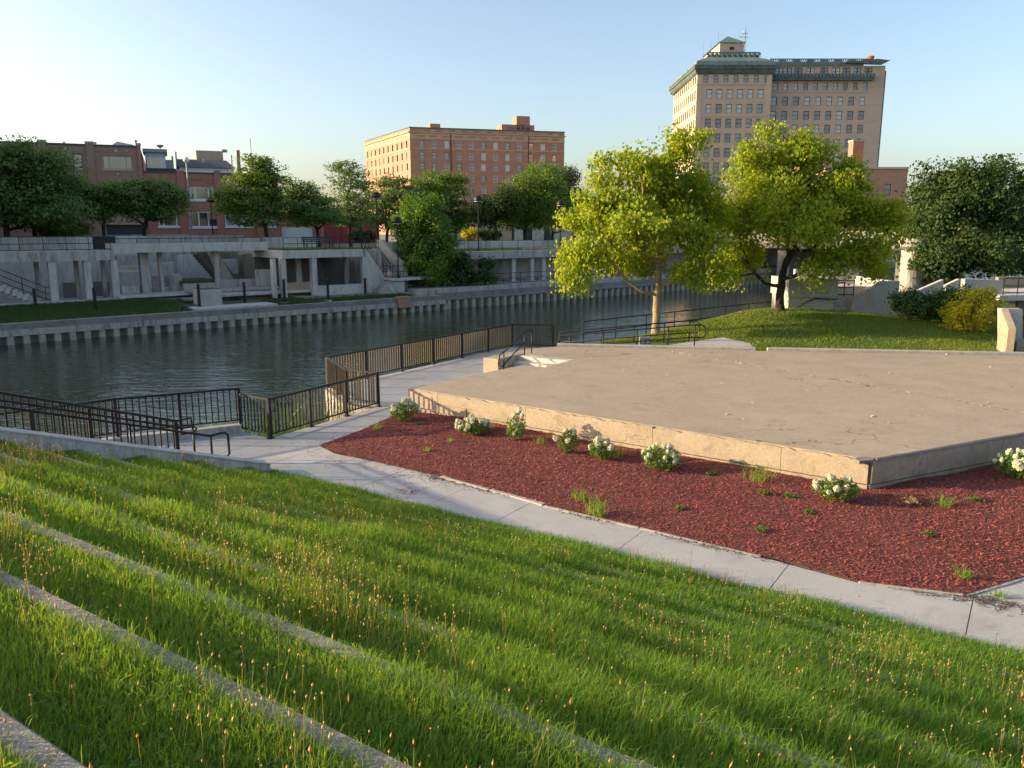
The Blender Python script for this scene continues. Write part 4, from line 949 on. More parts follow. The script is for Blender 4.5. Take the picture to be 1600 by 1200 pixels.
s = MB(); xm = (xp0+xp1)/2; z0, z1 = zd(66.7, PY), zd(56.5, PY+4); s.add([(xp0-.4, PY-.4, z0), (xp1+.4, PY-.4, z0), (xp1+.4, PY+15.4, z0), (xp0-.4, PY+15.4, z0), (xm, PY+4, z1), (xm, PY+11, z1)], [(3, 2, 1, 0), (0, 1, 4), (1, 2, 5, 4), (2, 3, 5), (3, 0, 4, 5)]); s.build('penthouse_roof', 'copper', tw)
for px, py0, py1, r in ((1163, 84, 41, .13), (1110, 84, 60, .05), (1121, 72, 50, .06), (1099, 98, 62, .06), (1153, 62, 50, .04)):
    xx = xd(px, TD+4); ZT4 = lambda v: zd(v, TD+4); s = MB(); s.tube([(xx, TD+4, ZT4(py0)-1), (xx, TD+4, ZT4(py1))], [r, r*.5], 5)
    if px == 1163:
        for zz, ln in ((52, .9), (58, 1.3), (66, .7)): s.tube([(xx-ln, TD+4, ZT4(zz)), (xx+ln*.5, TD+4, ZT4(zz))], .06, 4); s.tube([(xx-ln*.6, TD+4, ZT4(zz)-.5), (xx-ln*.6, TD+4, ZT4(zz)+.5)], .05, 4)
    s.build('antenna', 'metal_grey', tw)
# right wing: middle cornice and pierced copper parapet
Zb = lambda py: ony(1200, py, TD2)[1]
s = MB(); wA = WB-2.8
s.wallpoly([(0, Zb(126.5)), (wA, Zb(126.5)), (wA+.2, Zb(116)), (0, Zb(116.5))], -1.0, -.01, F2); s.build('cornice', 'copper_dark', tw)
for k in range(30): s = MB(); c = wA*(k+.5)/30; s.box(c-.2, c+.2, -1.12, -1.004, Zb(121.5), Zb(116.5), F2); s.build('cornice_crest', 'copper', tw)
s = MB(); s.box(0, WB-5, -.3, .6, Zb(103), Zb(97.3), F2); s.build('copper_band', 'copper', tw)
s = MB(); s.box(0, WB-3, .0, .3, Zb(92.6), Zb(91.4), F2); s.box(0, WB-3, .0, .3, Zb(97.3), Zb(96.6), F2)
for k in range(44):
    c = (WB-3)*(k+.5)/44
    if (k % 6) in (1, 2, 3): 
        h_ = (WB-3)/88; s.add([F2(c-h_, .1, Zb(96.6)), F2(c-h_+.16, .1, Zb(96.6)), F2(c+.08, .1, Zb(92.6)), F2(c-.08, .1, Zb(92.6))], [(0, 1, 2, 3)]); s.add([F2(c+h_-.16, .1, Zb(96.6)), F2(c+h_, .1, Zb(96.6)), F2(c+.08, .1, Zb(92.6)), F2(c-.08, .1, Zb(92.6))], [(0, 1, 2, 3)])
    else: s.box(c-(WB-3)/88, c+(WB-3)/88, .0, .3, Zb(96.6), Zb(92.6), F2)
s.build('pierced_parapet', 'copper', tw)
s = MB(); s.wallpoly([(WB-9.5, Zb(99.5)), (WB-.9, Zb(101)), (WB+.6, Zb(95.5)), (WB-2.2, Zb(93)), (WB-6.5, Zb(96.2)), (WB-9, Zb(96.6))], -.9, .4, F2); s.build('broken_cornice_end', 'copper_dark', tw)
a_ = X(1367.5, 90)*k2-x1; x, y, _ = F2(a_, 2.5); s = MB(); s.lathe([(.75, Zb(96)), (.75, Zb(86.5)), (.85, Zb(86.3)), (.85, Zb(84.5)), (.75, Zb(84.2))], (x, y, 0), 12); s.build('chimney', 'terracotta', tw)
for pa, pb, py in ((1193, 1226, 89), (1292, 1328, 86.8)):
    a0, a1 = X(pa, 90)*k2-x1, X(pb, 90)*k2-x1; s = MB(); s.wallpoly([(a0, Zb(95)), (a1, Zb(95)), (a1, Zb(py+2)), (a1-1.2, Zb(py)), (a0+1.2, Zb(py)), (a0, Zb(py+2))], 9, 16, F2); s.build('roof_house', 'tower_trim', tw)
s = MB(); s.box(WB-.02, WB+.45, .4, 30, GZ-1, zB-1.0, F2); s.build('side_cladding', 'copper', tw)

# ---- tall brick chimney and brown block behind the lime trees
cx, cz = ony(1339, 222, 110); t = empty('brick_chimney', (cx, 110, GZ), 'square red brick chimney standing before the tan tower', 'chimney')
w = 8*110/1248; s = MB(); s.box(cx-w, cx+w, 109.4, 110.9, GZ-1, cz); s.build('shaft', 'brick_red', t); s = MB(); s.box(cx-w-.08, cx+w+.08, 109.32, 110.98, cz+.002, cz+.25); s.build('cap', 'old_concrete', t)
bx0, bz = ony(1290, 264, 130); bx1, _ = ony(1419, 264, 130)
t = empty('brown_block', (bx0, 132, GZ), 'plain brown brick block at the foot of the tower, right', 'building'); fr = Frame(bx0, 130, 1, 0)
hh = [(bx1-bx0-3.6+1.0*0, bx1-bx0-2.4, bz-4-3.5*k, bz-2.3-3.5*k) for k in range(4)]
w_ = MB(); facade(w_, fr, 0, bx1-bx0, GZ-1, bz, hh, .2); shell(w_, [(bx0, 130), (bx1, 130), (bx1, 150), (bx0, 150)], GZ-1, bz-.02, (0,)); w_.build('wall', 'brick_brown', t)
for h_ in hh: window(fr, *h_, .18, t, 'sash', 'frame_dark', 'glass')
band(fr, -.1, bx1-bx0+.1, bz+.002, bz+.3, .15, 'parapet_cap', 'tower_trim', t, .5)

# ---- brick buildings at the left
lx0, _ = ony(226, 300, 88); LB = Frame(lx0, 88, .92, .39)
def lr(px0, py0, px1, py1, b=0): return rect(px0, py0, px1, py1, b, LB)
def wins(fr, wl_, t, wallm, A0, A1, Z1, rev=.2):
    w_ = MB(); facade(w_, fr, A0, A1, GZ-1, Z1, [w[0] for w in wl_], rev)
    p = [fr(A0, 0)[:2], fr(A1, 0)[:2], fr(A1, 26)[:2], fr(A0, 26)[:2]]; shell(w_, p, GZ-1, Z1-.25, (0,)); w_.build('wall', wallm, t)
    for w in wl_:
        if w[1]: window(fr, *w[0], rev-.05, t, w[1], w[2], w[3], w[4])
zt1 = LB.plane(180, 229)[1]
t = empty('brown_brick_building', LB(-6, 5, GZ), 'taller brown brick building with tile diamonds, left behind the locust trees', 'building')
WL = [(lr(159, 243, 206, 265), 'three', 'trim_tan', 'glass_warm', 'trim_tan'), (lr(113, 240, 128, 267), 'sash', 'frame_dark', 'glass', None), (lr(124, 325, 138, 336), 'sash', 'frame_dark', 'glass', None), (lr(60, 290, 84, 312), 'three', 'paint_white', 'glass', None), (lr(20, 290, 46, 312), 'three', 'paint_white', 'glass', None), (lr(166, 352, 222, 378), None)]
wins(LB, WL, t, 'brick_brown', -32, -.02, zt1)
s = MB(); s.box(-60, -19.6, -38, -.02, GZ-1, zt1+2.5, LB); s.build('added_shade_wing', 'brick_brown', t)  # unseen mass added beyond the left edge to shade the far bank
A0, A1, Z0, Z1 = WL[-1][0]; s = MB(); s.box(A0, A1, .1, .2, GZ-.5, Z1, LB); d_ = s.build('garage_door', 'door_dark', t)
for k in range(5): s = MB(); s.box(A0+.05, A1-.05, .085, .098, GZ+.05+.45*k, GZ+.47+.45*k, LB); s.build('door_panel', 'door_dark', d_)
A0, A1, Z0, Z1 = lr(163, 340, 224, 351); s = MB(); s.box(A0, A1, -.35, -.01, Z0, Z1, LB); s.build('lintel_beam', 'trim_tan', t)
for pa, pb in ((134, 146), (214, 226), (60, 72), (-20, -8)):
    a0 = LB.plane(pa, 230)[0]; a1 = LB.plane(pb, 230)[0]; s = MB(); s.box(a0, min(a1, -.03), -.18, -.005, GZ, zt1+.18, LB); s.build('pilaster', 'brick_brown', t)
    s = MB(); s.box(a0-.06, min(a1, -.03)+.06, -.25, .3, zt1+.185, zt1+.42, LB); s.build('pier_cap', 'old_concrete', t)
s = MB(); s.box(-32, -.05, -.1, .4, zt1+.002, zt1+.16, LB); s.build('parapet_cap', 'slate', t)
for px, py, r in ((102.5, 232.5, .22), (120, 233, .13), (163.5, 234.5, .15), (181, 235.5, .24), (197.5, 236, .15), (184, 271.5, .15)):
    a, z = LB.plane(px, py); s = MB(); s.add([LB(a-r, -.03, z), LB(a, -.03, z-r), LB(a+r, -.03, z), LB(a, -.03, z+r), LB(a, -.07, z)], [(0, 1, 4), (1, 2, 4), (2, 3, 4), (3, 0, 4)]); s.build('tile_diamond', 'white_concrete', t)
s = MB(); a0, z1 = LB.plane(168, 229, 3); a1 = LB.plane(214, 229, 3)[0]; am, zmx = LB.plane(183, 221, 3); s.wallpoly([(a0, zt1-.1), (a1, zt1-.1), (a1, zt1+.45), (am, zmx), (a0, zt1+.1)], 3, 7, LB); s.build('roof_house', 'paint_blue', t)
for px, py in ((148, 222), (211.5, 219)): a, z = LB.plane(px, py, 2); x, y, _ = LB(a, 2); s = MB(); s.lathe([(.12, zt1-.3), (.12, z-.15), (.2, z-.14), (.2, z)], (x, y, 0), 8); s.build('roof_vent', 'metal_grey', t)

zt2 = LB.plane(300, 271)[1]; aE = LB.plane(437, 330)[0]
t = empty('red_brick_building', LB(9, 5, GZ), 'lower red brick building with white-framed windows and slate roof house', 'building')
WL = [(lr(296, 292, 333, 312.5), 'three', 'paint_white', 'glass', 'paint_white'), (lr(360, 293, 381, 311), 'three_even', 'paint_white', 'glass', 'paint_white'), (lr(246, 331, 283, 354), 'three', 'paint_white', 'glass', 'paint_white'), (lr(295, 330.5, 340, 355), 'three_even', 'paint_white', 'glass', 'paint_white'), (lr(351, 331, 395, 354), 'three_even', 'paint_white', 'blind_dim', 'paint_white'), (lr(417, 335, 430, 354), 'sash', 'paint_white', 'blind_dim', 'paint_white')]
WL.append((lr(237, 292, 270, 312), 'three', 'paint_white', 'glass', 'paint_white'))
wins(LB, WL, t, 'brick_red', .02, aE, zt2)
A0, A1, Z0, Z1 = lr(325, 333, 338, 343); s = MB(); s.box(A0, A1, -.04, -.003, Z0, Z1, Frame(*LB(0, .13)[:2], .92, .39)); s.build('window_poster', 'brick_red', t)
for pa, pb in ((278, 289), (336, 346), (398, 408)):
    a0 = LB.plane(pa, 300)[0]; a1 = LB.plane(pb, 300)[0]; s = MB(); s.box(a0, a1, -.18, -.005, GZ+1.0, zt2+.22, LB); s.build('pilaster', 'brick_red', t)
    s = MB(); s.box(a0-.05, a1+.05, -.24, -.004, GZ-.5, GZ+.99, LB); s.build('pilaster_foot', 'white_concrete', t); s = MB(); s.box(a0-.05, a1+.05, -.24, .3, zt2+.225, zt2+.4, LB); s.build('pier_cap', 'old_concrete', t)
s = MB(); s.box(.03, aE, -.1, .35, zt2+.002, zt2+.14, LB); s.build('parapet_cap', 'slate', t)
A0, A1, Z0, Z1 = lr(291, 274, 334, 289); s = MB(); s.box(A0, A1, -.06, -.004, Z0+.55, Z0+.75, LB); s.build('string_course', 'brick_red', t)
A0, A1, Z0, Z1 = lr(226, 238, 258, 270, 1.2); gh = MB(); gh.box(A0, A1, 1.35, 6, zt2-.3, Z1, LB); gh_o = gh.build('glazed_penthouse', 'paint_blue', t)
window(LB, A0+.15, A1-.1, zt2+.35, Z1-.55, 1.28, t, 'three', 'paint_white', 'glass_warm')
s = MB(); s.box(A0-.2, A1+.2, 1.0, 6.2, Z1+.003, Z1+.35, LB); s.build('penthouse_eave', 'metal_grey', t)
s = MB(); s.box(A0, A1+1.2, .6, .66, zt2+.14, zt2+.5, LB); s.build('balcony_rail', 'frame_dark', t)
A0, A1, Z0, Z1 = lr(276, 247, 364, 272, 3); h_ = Z1-zt2
s = MB(); s.box(A0+.2, A1, 3, 8, zt2-.3, zt2+.9, LB); s.build('roof_house_wall', 'paint_white', t)
s = MB(); s.add([LB(A0, 2.6, zt2+.85), LB(A1+.2, 2.6, zt2+.85), LB(A1-.6, 5.5, Z1), LB(A0, 5.5, Z1), LB(A0, 8.4, zt2+.85), LB(A1+.2, 8.4, zt2+.85)], [(0, 1, 2, 3), (3, 2, 5, 4), (0, 3, 4), (1, 5, 2)]); s.build('slate_roof', 'slate', t)
A0, A1, Z0, Z1 = lr(306, 235.5, 348, 250, 9); s = MB(); s.box(A0, A1, 9, 13, zt2-.5, Z1, LB); s.build('stair_head', 'trim_tan', t)
s = MB(); s.box(A0+3, A0+3.6, 10, 10.6, Z1-.02, Z1+.3, LB); s.build('roof_hatch', 'metal_grey', t)
A0, A1, Z0, Z1 = lr(369.5, 234.5, 374.5, 262, 8); s = MB(); s.box(A0, A1, 8, 8.5, zt2-.5, Z1, LB); s.build('chimney', 'brick_brown', t)
for px, py, bb, r in ((274.5, 237, 3.2, .08), (269, 244, 2.5, .1), (361.5, 242, 4, .07), (391, 216, 6, .04), (318, 247.5, 4.4, .08)):
    a, z = LB.plane(px, py, bb); x, y, _ = LB(a, bb); s = MB(); s.tube([(x, y, zt2-.3), (x, y, z)], r, 6); s.build('roof_vent', 'metal_grey', t)
a, z = LB.plane(250, 230, 2.5); x, y, _ = LB(a, 2.5); s = MB(); s.tube([(x, y, zt2+1.5), (x, y, z)], .05, 5); s.lathe([(.05, -.1), (.3, .05), (.42, .22)], (x, y, z), 10); s.build('satellite_dish', 'metal_grey', t)
a, z = LB.plane(264, 250, 2.4); x, y, _ = LB(a, 2.4); s = MB(); s.box(a-.55, a+.45, 2.2, 3.2, zt2-.1, z, LB); s.build('roof_unit', 'metal_grey', t)
# one-storey annex with pale garage door, red low building, pale far buildings seen between trunks
def low_block(name, label, px0, px1, pyt, depth, mat, doors, ang=(.96, .28)):
    x, z = ony(px0, pyt, depth); fr = Frame(x, depth, *ang); A1 = fr.plane(px1, pyt)[0]; t = empty(name, fr(A1/2, 3, GZ), label, 'building')
    hl = [(fr.plane(p0, 350)[0], fr.plane(p1, 350)[0], GZ-.5, fr.plane((p0+p1)/2, pt)[1]) for p0, p1, pt, _ in doors]
    w_ = MB(); facade(w_, fr, 0, A1, GZ-1, z, hl, .2); shell(w_, [fr(0, 0)[:2], fr(A1, 0)[:2], fr(A1, 14)[:2], fr(0, 14)[:2]], GZ-1, z-.02, (0,)); w_.build('wall', mat, t)
    for h_, d_ in zip(hl, doors):
        s = MB(); s.box(h_[0]+.01, h_[1]-.01, .12, .2, GZ-.4, h_[3], fr); do = s.build('door', d_[3], t)
        nn = 5
        for k in range(nn): hh_ = (h_[3]-GZ)/nn; s = MB(); s.box(h_[0]+.08, h_[1]-.08, .1, .118, GZ+hh_*k+.02, GZ+hh_*(k+1)-.02, fr); s.build('door_panel', d_[3], do)
    band(fr, -.1, A1+.1, z+.002, z+.25, .12, 'parapet_cap', 'old_concrete', t, .4)
low_block('garage_annex', 'single-storey brick annex with wide pale garage door', 437, 503, 336, 94, 'brick_red', [(439, 488, 354, 'paint_white')])
low_block('red_shopfront', 'low bright red building front behind the bench', 504, 592, 340, 112, 'paint_red', [(560, 566, 352, 'door_dark'), (520, 534, 352, 'paint_red')])
low_block('pale_storefront', 'pale low storefront behind the trunks right of the round tree', 683, 800, 338, 125, 'trim_tan', [(694, 704, 348, 'frame_dark'), (730, 742, 350, 'frame_dark'), (765, 775, 350, 'frame_dark')])
low_block('grey_storefront', 'low grey building glimpsed under the dark trees at centre', 805, 900, 345, 128, 'pale_concrete', [(820, 832, 356, 'frame_dark'), (850, 866, 356, 'door_dark')])

# ================================================================== BRIDGE AND PLAZA AT THE RIGHT
BR = Frame(*RV(86, 20)[:2], -.65, .76)
bd = empty('road_bridge', RV(86, 40, -1), 'grey concrete road bridge crossing the river behind the lime trees', 'bridge')
s = MB(); s.box(-2, 50, -16, 0, 3.3, 4.3, BR); s.build('deck_beam', 'seawall_top', bd)
s = MB(); s.box(-2, 50, -.0, .3, 3.0, 5.0, BR); s.build('parapet', 'seawall_top', bd)
for k in range(0, 3):
    s = MB(); s.box(3+14*k, 4.6+14*k, -15, -.6, -3, 3.3, BR); s.build('pier', 'dark_concrete', bd)
# stair block on the mound
SD = 40.2; sx = lambda px, py=470: ony(px, py, SD)[0]; sz = lambda py, px=1300: ony(px, py, SD)[1]
zg = .9
t = empty('plaza_stairs', (sx(1315), SD, zg), 'pale concrete stair block with sloping side wall behind the grass mound', 'stairs')
s = MB(); s.cbox(sx(1229), sx(1305.5), SD-.18, SD+2.6, sz(464), sz(435.5), .02); s.build('upper_wall', 'white_concrete', t)
s = MB(); s.box(sx(1232), sx(1301.5), SD, SD+2.6, .2, sz(464)-.002); s.build('lower_wall', 'white_concrete', t)
xa, xb = sx(1302), sx(1331)
for k in range(8):
    s = MB(); s.cbox(xa+.005, xb-.005, SD+.15+.30*k, SD+.5+.30*k, zg-.3+.0*k, sz(492)+.155*(k+1), .01); s.build('step', 'pale_concrete', t)
s = MB(); s.wallpoly([(xb, .2), (sx(1401), .2), (sx(1401), sz(439)), (sx(1373), sz(439)), (xb, sz(468))], SD-.15, SD+.12, WORLD); s.build('sloping_wall', 'white_concrete', t)
s = MB(); s.box(sx(1394), sx(1401), SD+.125, SD+5, .2, sz(439.5)); s.build('return_wall', 'white_concrete', t)
s = MB(); s.box(sx(1290), sx(1400), SD+4.6, SD+4.9, 1.5, sz(439)+.35); s.build('rear_parapet', 'white_concrete', t)
s = MB(); s.box(xa, sx(1394), SD+2.6, SD+4.6, .5, sz(492)+1.24); s.build('upper_landing', 'pale_concrete', t)
pipe_rail('wall_handrail', 'bent dark handrail on the left wall of the plaza stairs', [[(sx(1248), SD-.25, sz(484)), (sx(1241.5), SD-.25, sz(484)), (sx(1242), SD-.25, sz(480)), (sx(1270), SD-.25, sz(465.5)), (sx(1300), SD-.25, sz(467.5)), (sx(1306), SD-.2, sz(466))]], [], 'metal_black', .03)
rails('landing_railing', 'dark three-bar railing at the head of the plaza stairs', [(sx(1306), SD+.2, sz(464)), (sx(1335), SD+.2, sz(464))], .8, (.1, .45, .8), .5)
rails('landing_railing', 'dark railing on the landing behind the sloping wall', [(sx(1307), SD+2.7, sz(460)), (sx(1352), SD+2.7, sz(460))], .8, (.4, .8), .9)
# round pillar
q = ony(1421, 452, 52); b = MB(); b.lathe([(.68, -.5), (.68, 3.0), (.95, 3.2), (.95, 3.7)], (q[0], 52, 1.0), 24); props(b.build('round_pillar', 'old_concrete', smooth=False), 'thick round concrete pillar beside the dark tree', 'pillar')
# parapets further right
def upright(name, label, pts, y0, y1, mat='white_concrete', cat='wall'):
    P_ = [ony(px, py, y0) for px, py in pts]; s = MB(); s.wallpoly(P_, y0, y1, WORLD); o_ = s.build(name, mat); return props(o_, label, cat)
upright('ramp_wall', 'pale sloping concrete wall behind the dark green shrub', [(1402, 505), (1402, 470), (1430, 456), (1474, 437), (1476, 505)], 44.0, 44.3)
upright('ramp_wall', 'small sunlit concrete wall left of the white parapet', [(1476, 470), (1478, 446), (1499, 436), (1501, 470)], 45.5, 45.8)
upright('parapet_wall', 'long white concrete parapet at the right, above the shrubs', [(1506, 470), (1508, 436), (1566, 438), (1566, 470)], 43.0, 43.4)
upright('parapet_wall', 'sunlit pale wall behind the railing at far right', [(1560, 462), (1560, 433), (1700, 430), (1700, 466)], 48.0, 48.3, 'stage_wall')
upright('plaza_slab', 'pale concrete slab edge under the railing at far right', [(1562, 470), (1562, 462), (1720, 458), (1720, 468)], 42.0, 46.0, 'pale_concrete', 'slab')
upright('under_wall', 'shaded wall under the slab at the far right', [(1590, 500), (1592, 470), (1720, 470), (1720, 510)], 44.5, 44.8, 'old_concrete')
xr = [ony(p, 460, 42.2) for p in (1567, 1700)]; rails('plaza_railing', 'dark railing on the slab at the far right edge', [(xr[0][0], 42.2, xr[0][1]), (xr[1][0], 42.2, xr[1][1])], .85, (.1, .45, .85), .75)
t = empty('seat_wall', (20.2, 31, .5), 'sunlit angular concrete seat wall at the right edge of the stage', 'wall')
y0 = 31.0; P_ = lambda px, py: ony(px, py, y0)
s = MB(); s.wallpoly([P_(1573, 546), P_(1573, 483.5), P_(1604, 484), P_(1604, 546)], y0+.25, y0+.6); s.build('back_panel', 'white_concrete', t)
x0_, _ = P_(1556, 545); x1_, _ = P_(1573, 545)
s = MB(); fr = Frame(x0_, y0-1.1, x1_-x0_, 1.3)
s.wallpoly([(0, .3), (math.hypot(x1_-x0_, 1.3), .3), (math.hypot(x1_-x0_, 1.3), P_(1573, 484)[1]), (0, P_(1556, 503)[1]-.12)], 0, .25, fr); s.build('wing_panel', 'stage_wall', t)
s = MB(); s.box(x1_, x1_+3, y0-.6, y0+.25, .3, P_(1590, 531)[1]); s.build('seat_slab', 'stage_wall', t)
# ================================================================== TREES
def grow(base, trunk_top, attr, step, rg, kill=None):
    """space colonisation: nodes and parents"""
    kill = kill or 1.6*step; nodes = []; par = []
    b0 = np.array(base, float); t0 = np.array(trunk_top, float); m = max(2, int(np.linalg.norm(t0-b0)/step))
    for k in range(m+1):
        w = b0 + (t0-b0)*k/m; w = w + np.array((rg.normal(0, .03), rg.normal(0, .03), 0))*(k > 0)*step*2; nodes.append(w); par.append(len(nodes)-2)
    par[0] = -1; N = np.array(nodes); P_ = list(par); A = attr.copy(); start = max(1, int(m*.75))
    for it in range(90):
        if len(A) == 0: break
        d = np.linalg.norm(A[:, None, :]-N[None, start:, :], axis=2); j = d.argmin(1)+start; dm = d.min(1)
        act = np.unique(j); new = []; np_ = []
        for a in act:
            v = A[j == a]-N[a]; v = v/(np.linalg.norm(v, axis=1)[:, None]+1e-9); dr = v.mean(0) + rg.normal(0, .12, 3); dr[2] += .05
            dr /= np.linalg.norm(dr)+1e-9; new.append(N[a]+dr*step); np_.append(a)
        k0 = len(N); N = np.vstack((N, new)); P_ += np_
        d2 = np.linalg.norm(A[:, None, :]-N[None, k0:, :], axis=2).min(1); A = A[d2 > kill]
        if len(N) > 2600: break
    return N, np.array(P_)
def wood_mesh(name, N, par, r0, tip, mat):
    n = len(N); cnt = np.zeros(n); kids = np.bincount(par[1:], minlength=n)
    for i in range(n-1, 0, -1):
        if kids[i] == 0: cnt[i] = 1
        cnt[par[i]] += cnt[i]
    cnt[cnt == 0] = 1; rad = tip + (r0-tip)*(cnt/cnt[0])**.52
    hz = N[:, 2]-N[0, 2]; rad *= 1 + .45*np.exp(-hz/.25)
    V = []; F = []; base = 0
    for i in range(1, n):
        p, q = N[par[i]], N[i]; t = q-p; L_ = np.linalg.norm(t)
        if L_ < 1e-6: continue
        t /= L_; x = np.cross(t, (.3, .9, .1)); x /= np.linalg.norm(x)+1e-9; y = np.cross(t, x); k = 7 if rad[i] > r0*.3 else 4
        an = np.arange(k)*2*np.pi/k; ring = np.cos(an)[:, None]*x + np.sin(an)[:, None]*y
        rp = min(rad[par[i]], rad[i]*1.35); V.append(p - t*rad[i]*.3 + ring*rp); V.append(q + ring*rad[i])
        F += [(base+j, base+(j+1) % k, base+k+(j+1) % k, base+k+j) for j in range(k)]; base += 2*k
    V = np.vstack(V); return rawmesh(name, V, np.array(F), mat, smooth=True)
def leaf_mesh(name, C, size, mat, rg, droop=.5, flat=0.0, tint=None, aspect=.75, crown=None):
    n = len(C); a = rg.uniform(0, 2*np.pi, n); el = rg.normal(-droop, .45, n); s_ = size*rg.uniform(.6, 1.25, n)
    u_ = np.column_stack((np.cos(a)*np.cos(el), np.sin(a)*np.cos(el), np.sin(el)))
    nr = rg.normal(0, 1, (n, 3)); nr[:, 2] += .8+flat*3
    if crown is not None: nr += 1.6*crown
    v_ = np.cross(nr, u_); v_ /= np.linalg.norm(v_, axis=1)[:, None]+1e-9; w_ = np.cross(u_, v_)
    L = s_[:, None]; p0 = C - u_*L*.5
    V = np.stack((p0, p0+u_*L*.45+v_*L*aspect*.5+w_*L*.10, p0+u_*L, p0+u_*L*.45-v_*L*aspect*.5+w_*L*.10), 1).reshape(-1, 3)
    k = np.arange(n)[:, None]*4; F = np.stack((k+np.array((0, 1, 2)), k+np.array((0, 2, 3))), 1).reshape(-1, 3)
    if tint is None: tint = rg.beta(2, 2, n)
    return rawmesh(name, V, F, mat, np.repeat(tint, 2))
def tree(name, label, base, blobs, n_attr, per, lsize, lmat, bark, seed, trunk_h, r0, spread=.34, flat=.0, droop=.5, step=.45, group=None, cat='tree', shell_=.5, tip=.012, lean=(0, 0), aspect=.75):
    """blobs: world ellipsoids (cx, cy, cz, rx, ry, rz) whose union is the crown"""
    rg = np.random.default_rng(seed); t = empty(name, base, label, cat, group)
    B = np.array(blobs, float); vol = (B[:, 3]*B[:, 4]*B[:, 5])**.75; ks = rg.choice(len(B), n_attr, p=vol/vol.sum())
    d = rg.normal(0, 1, (n_attr, 3)); d /= np.linalg.norm(d, axis=1)[:, None]; rr_ = rg.uniform(0, 1, n_attr)**shell_
    A = B[ks, :3] + d*rr_[:, None]*B[ks, 3:]
    A += rg.normal(0, .06, A.shape)*B[ks, 3:]
    A = A[A[:, 2] > base[2]+.35]
    top = (base[0]+lean[0], base[1]+lean[1], base[2]+trunk_h)
    N, par = grow(base, top, A, step, rg)
    tm = link('trunk', wood_mesh('trunk', N, par, r0, tip, bark), t); tm.data.transform(__import__('mathutils').Matrix.Translation((-base[0], -base[1], -base[2])))
    kids = np.bincount(par[1:], minlength=len(N)); tips = N[(kids == 0)]; cl = np.vstack((A, tips)) if len(tips) else A
    cc = np.average(B[:, :3], axis=0, weights=vol); nn = int(per*len(cl)/1.35)
    k_ = rg.integers(0, len(cl), nn); off_ = np.clip(rg.normal(0, 1, (nn, 3)), -1.55, 1.55)*np.array((spread, spread, spread*(.35 if flat else .72)))
    sz = np.clip(rg.lognormal(0, .22, len(cl)), .6, 1.35); C = cl[k_] + off_*sz[k_][:, None]
    C = C[C[:, 2] > base[2]+.2]
    ctint = rg.normal(.5, .16, len(cl)); tn = np.clip(ctint[k_][:len(C)] + rg.normal(0, .2, len(C)), 0, .92); tn[rg.random(len(C)) < .012] = 1.0
    ow = C-cc; ow /= np.linalg.norm(ow, axis=1)[:, None]+1e-9
    lm = leaf_mesh('crown', C-np.array(base), lsize, lmat, rg, droop, flat, tn, aspect, ow); link('crown', lm, t)
    return t
def bl(depth, *rows):
    """crown lobes surveyed at a depth: (px, py, half-width px, half-height px[, depth shift])"""
    out = []
    for r in rows:
        y = depth + (r[4] if len(r) > 4 else 0); x, z = ony(r[0], r[1], y); k = y*1.02/FPX
        out.append((x, y, z, r[2]*k, (r[2]*.9+8)*k, r[3]*k))
    return out
def tbase(px, depth, z): return (ony(px, 400, depth)[0]*1.0, depth, z)

# the two lime-green trees on the mound
zb = float(mound_z(6.47, 35.65))
tree('lime_tree', 'lime-green tree with pale slender trunk at left of the mound', (6.47, 35.65, zb-.05),
     bl(35.65, (942, 335, 46, 52, -.4), (1055, 300, 56, 60, .4), (1005, 268, 46, 40), (1066, 235, 30, 34, .3), (915, 392, 36, 28, -1.0), (985, 405, 52, 28, 1.0), (1082, 385, 44, 38, -.8), (900, 432, 20, 28, -1.2), (1005, 350, 62, 48, -1.4), (1030, 335, 62, 52, 1.8), (950, 270, 26, 28), (1112, 330, 32, 42, .6), (1070, 425, 26, 16, -1.2), (966, 232, 9, 20), (1043, 208, 9, 22), (1000, 240, 10, 14), (1095, 225, 10, 18), (885, 345, 14, 12), (880, 410, 12, 10), (1125, 420, 18, 22, -.8), (1100, 440, 14, 14, -1)),
     430, 92, .165, 'leaf_lime', 'bark_pale', 11, 2.2, .17, .31, 0, .85, .36, 'lime-green trees on the mound', shell_=.6, aspect=.85)
zb = float(mound_z(13.1, 39.0))
tree('lime_tree', 'lime-green tree with dark branching trunk at right of the mound', (13.1, 39.0, zb-.05),
     bl(39.0, (1205, 300, 64, 54), (1290, 300, 62, 48, .5), (1152, 335, 38, 56, -.6), (1352, 330, 40, 48, .4), (1250, 250, 46, 32), (1180, 250, 28, 30, -.3), (1335, 392, 52, 34, -1.0), (1150, 405, 40, 34, .6), (1388, 345, 26, 40), (1240, 345, 74, 38, -1.8), (1260, 330, 74, 44, 2.2), (1290, 420, 36, 20, -1.4), (1196, 212, 9, 16), (1330, 265, 24, 18), (1376, 412, 26, 22), (1255, 218, 12, 12), (1290, 235, 14, 12), (1228, 225, 10, 12), (1265, 448, 10, 14, -1.6), (1400, 380, 14, 22), (1125, 430, 16, 16)),
     540, 92, .165, 'leaf_lime', 'bark_dark', 23, 1.7, .20, .34, 0, .85, .38, 'lime-green trees on the mound', shell_=.6, aspect=.85)
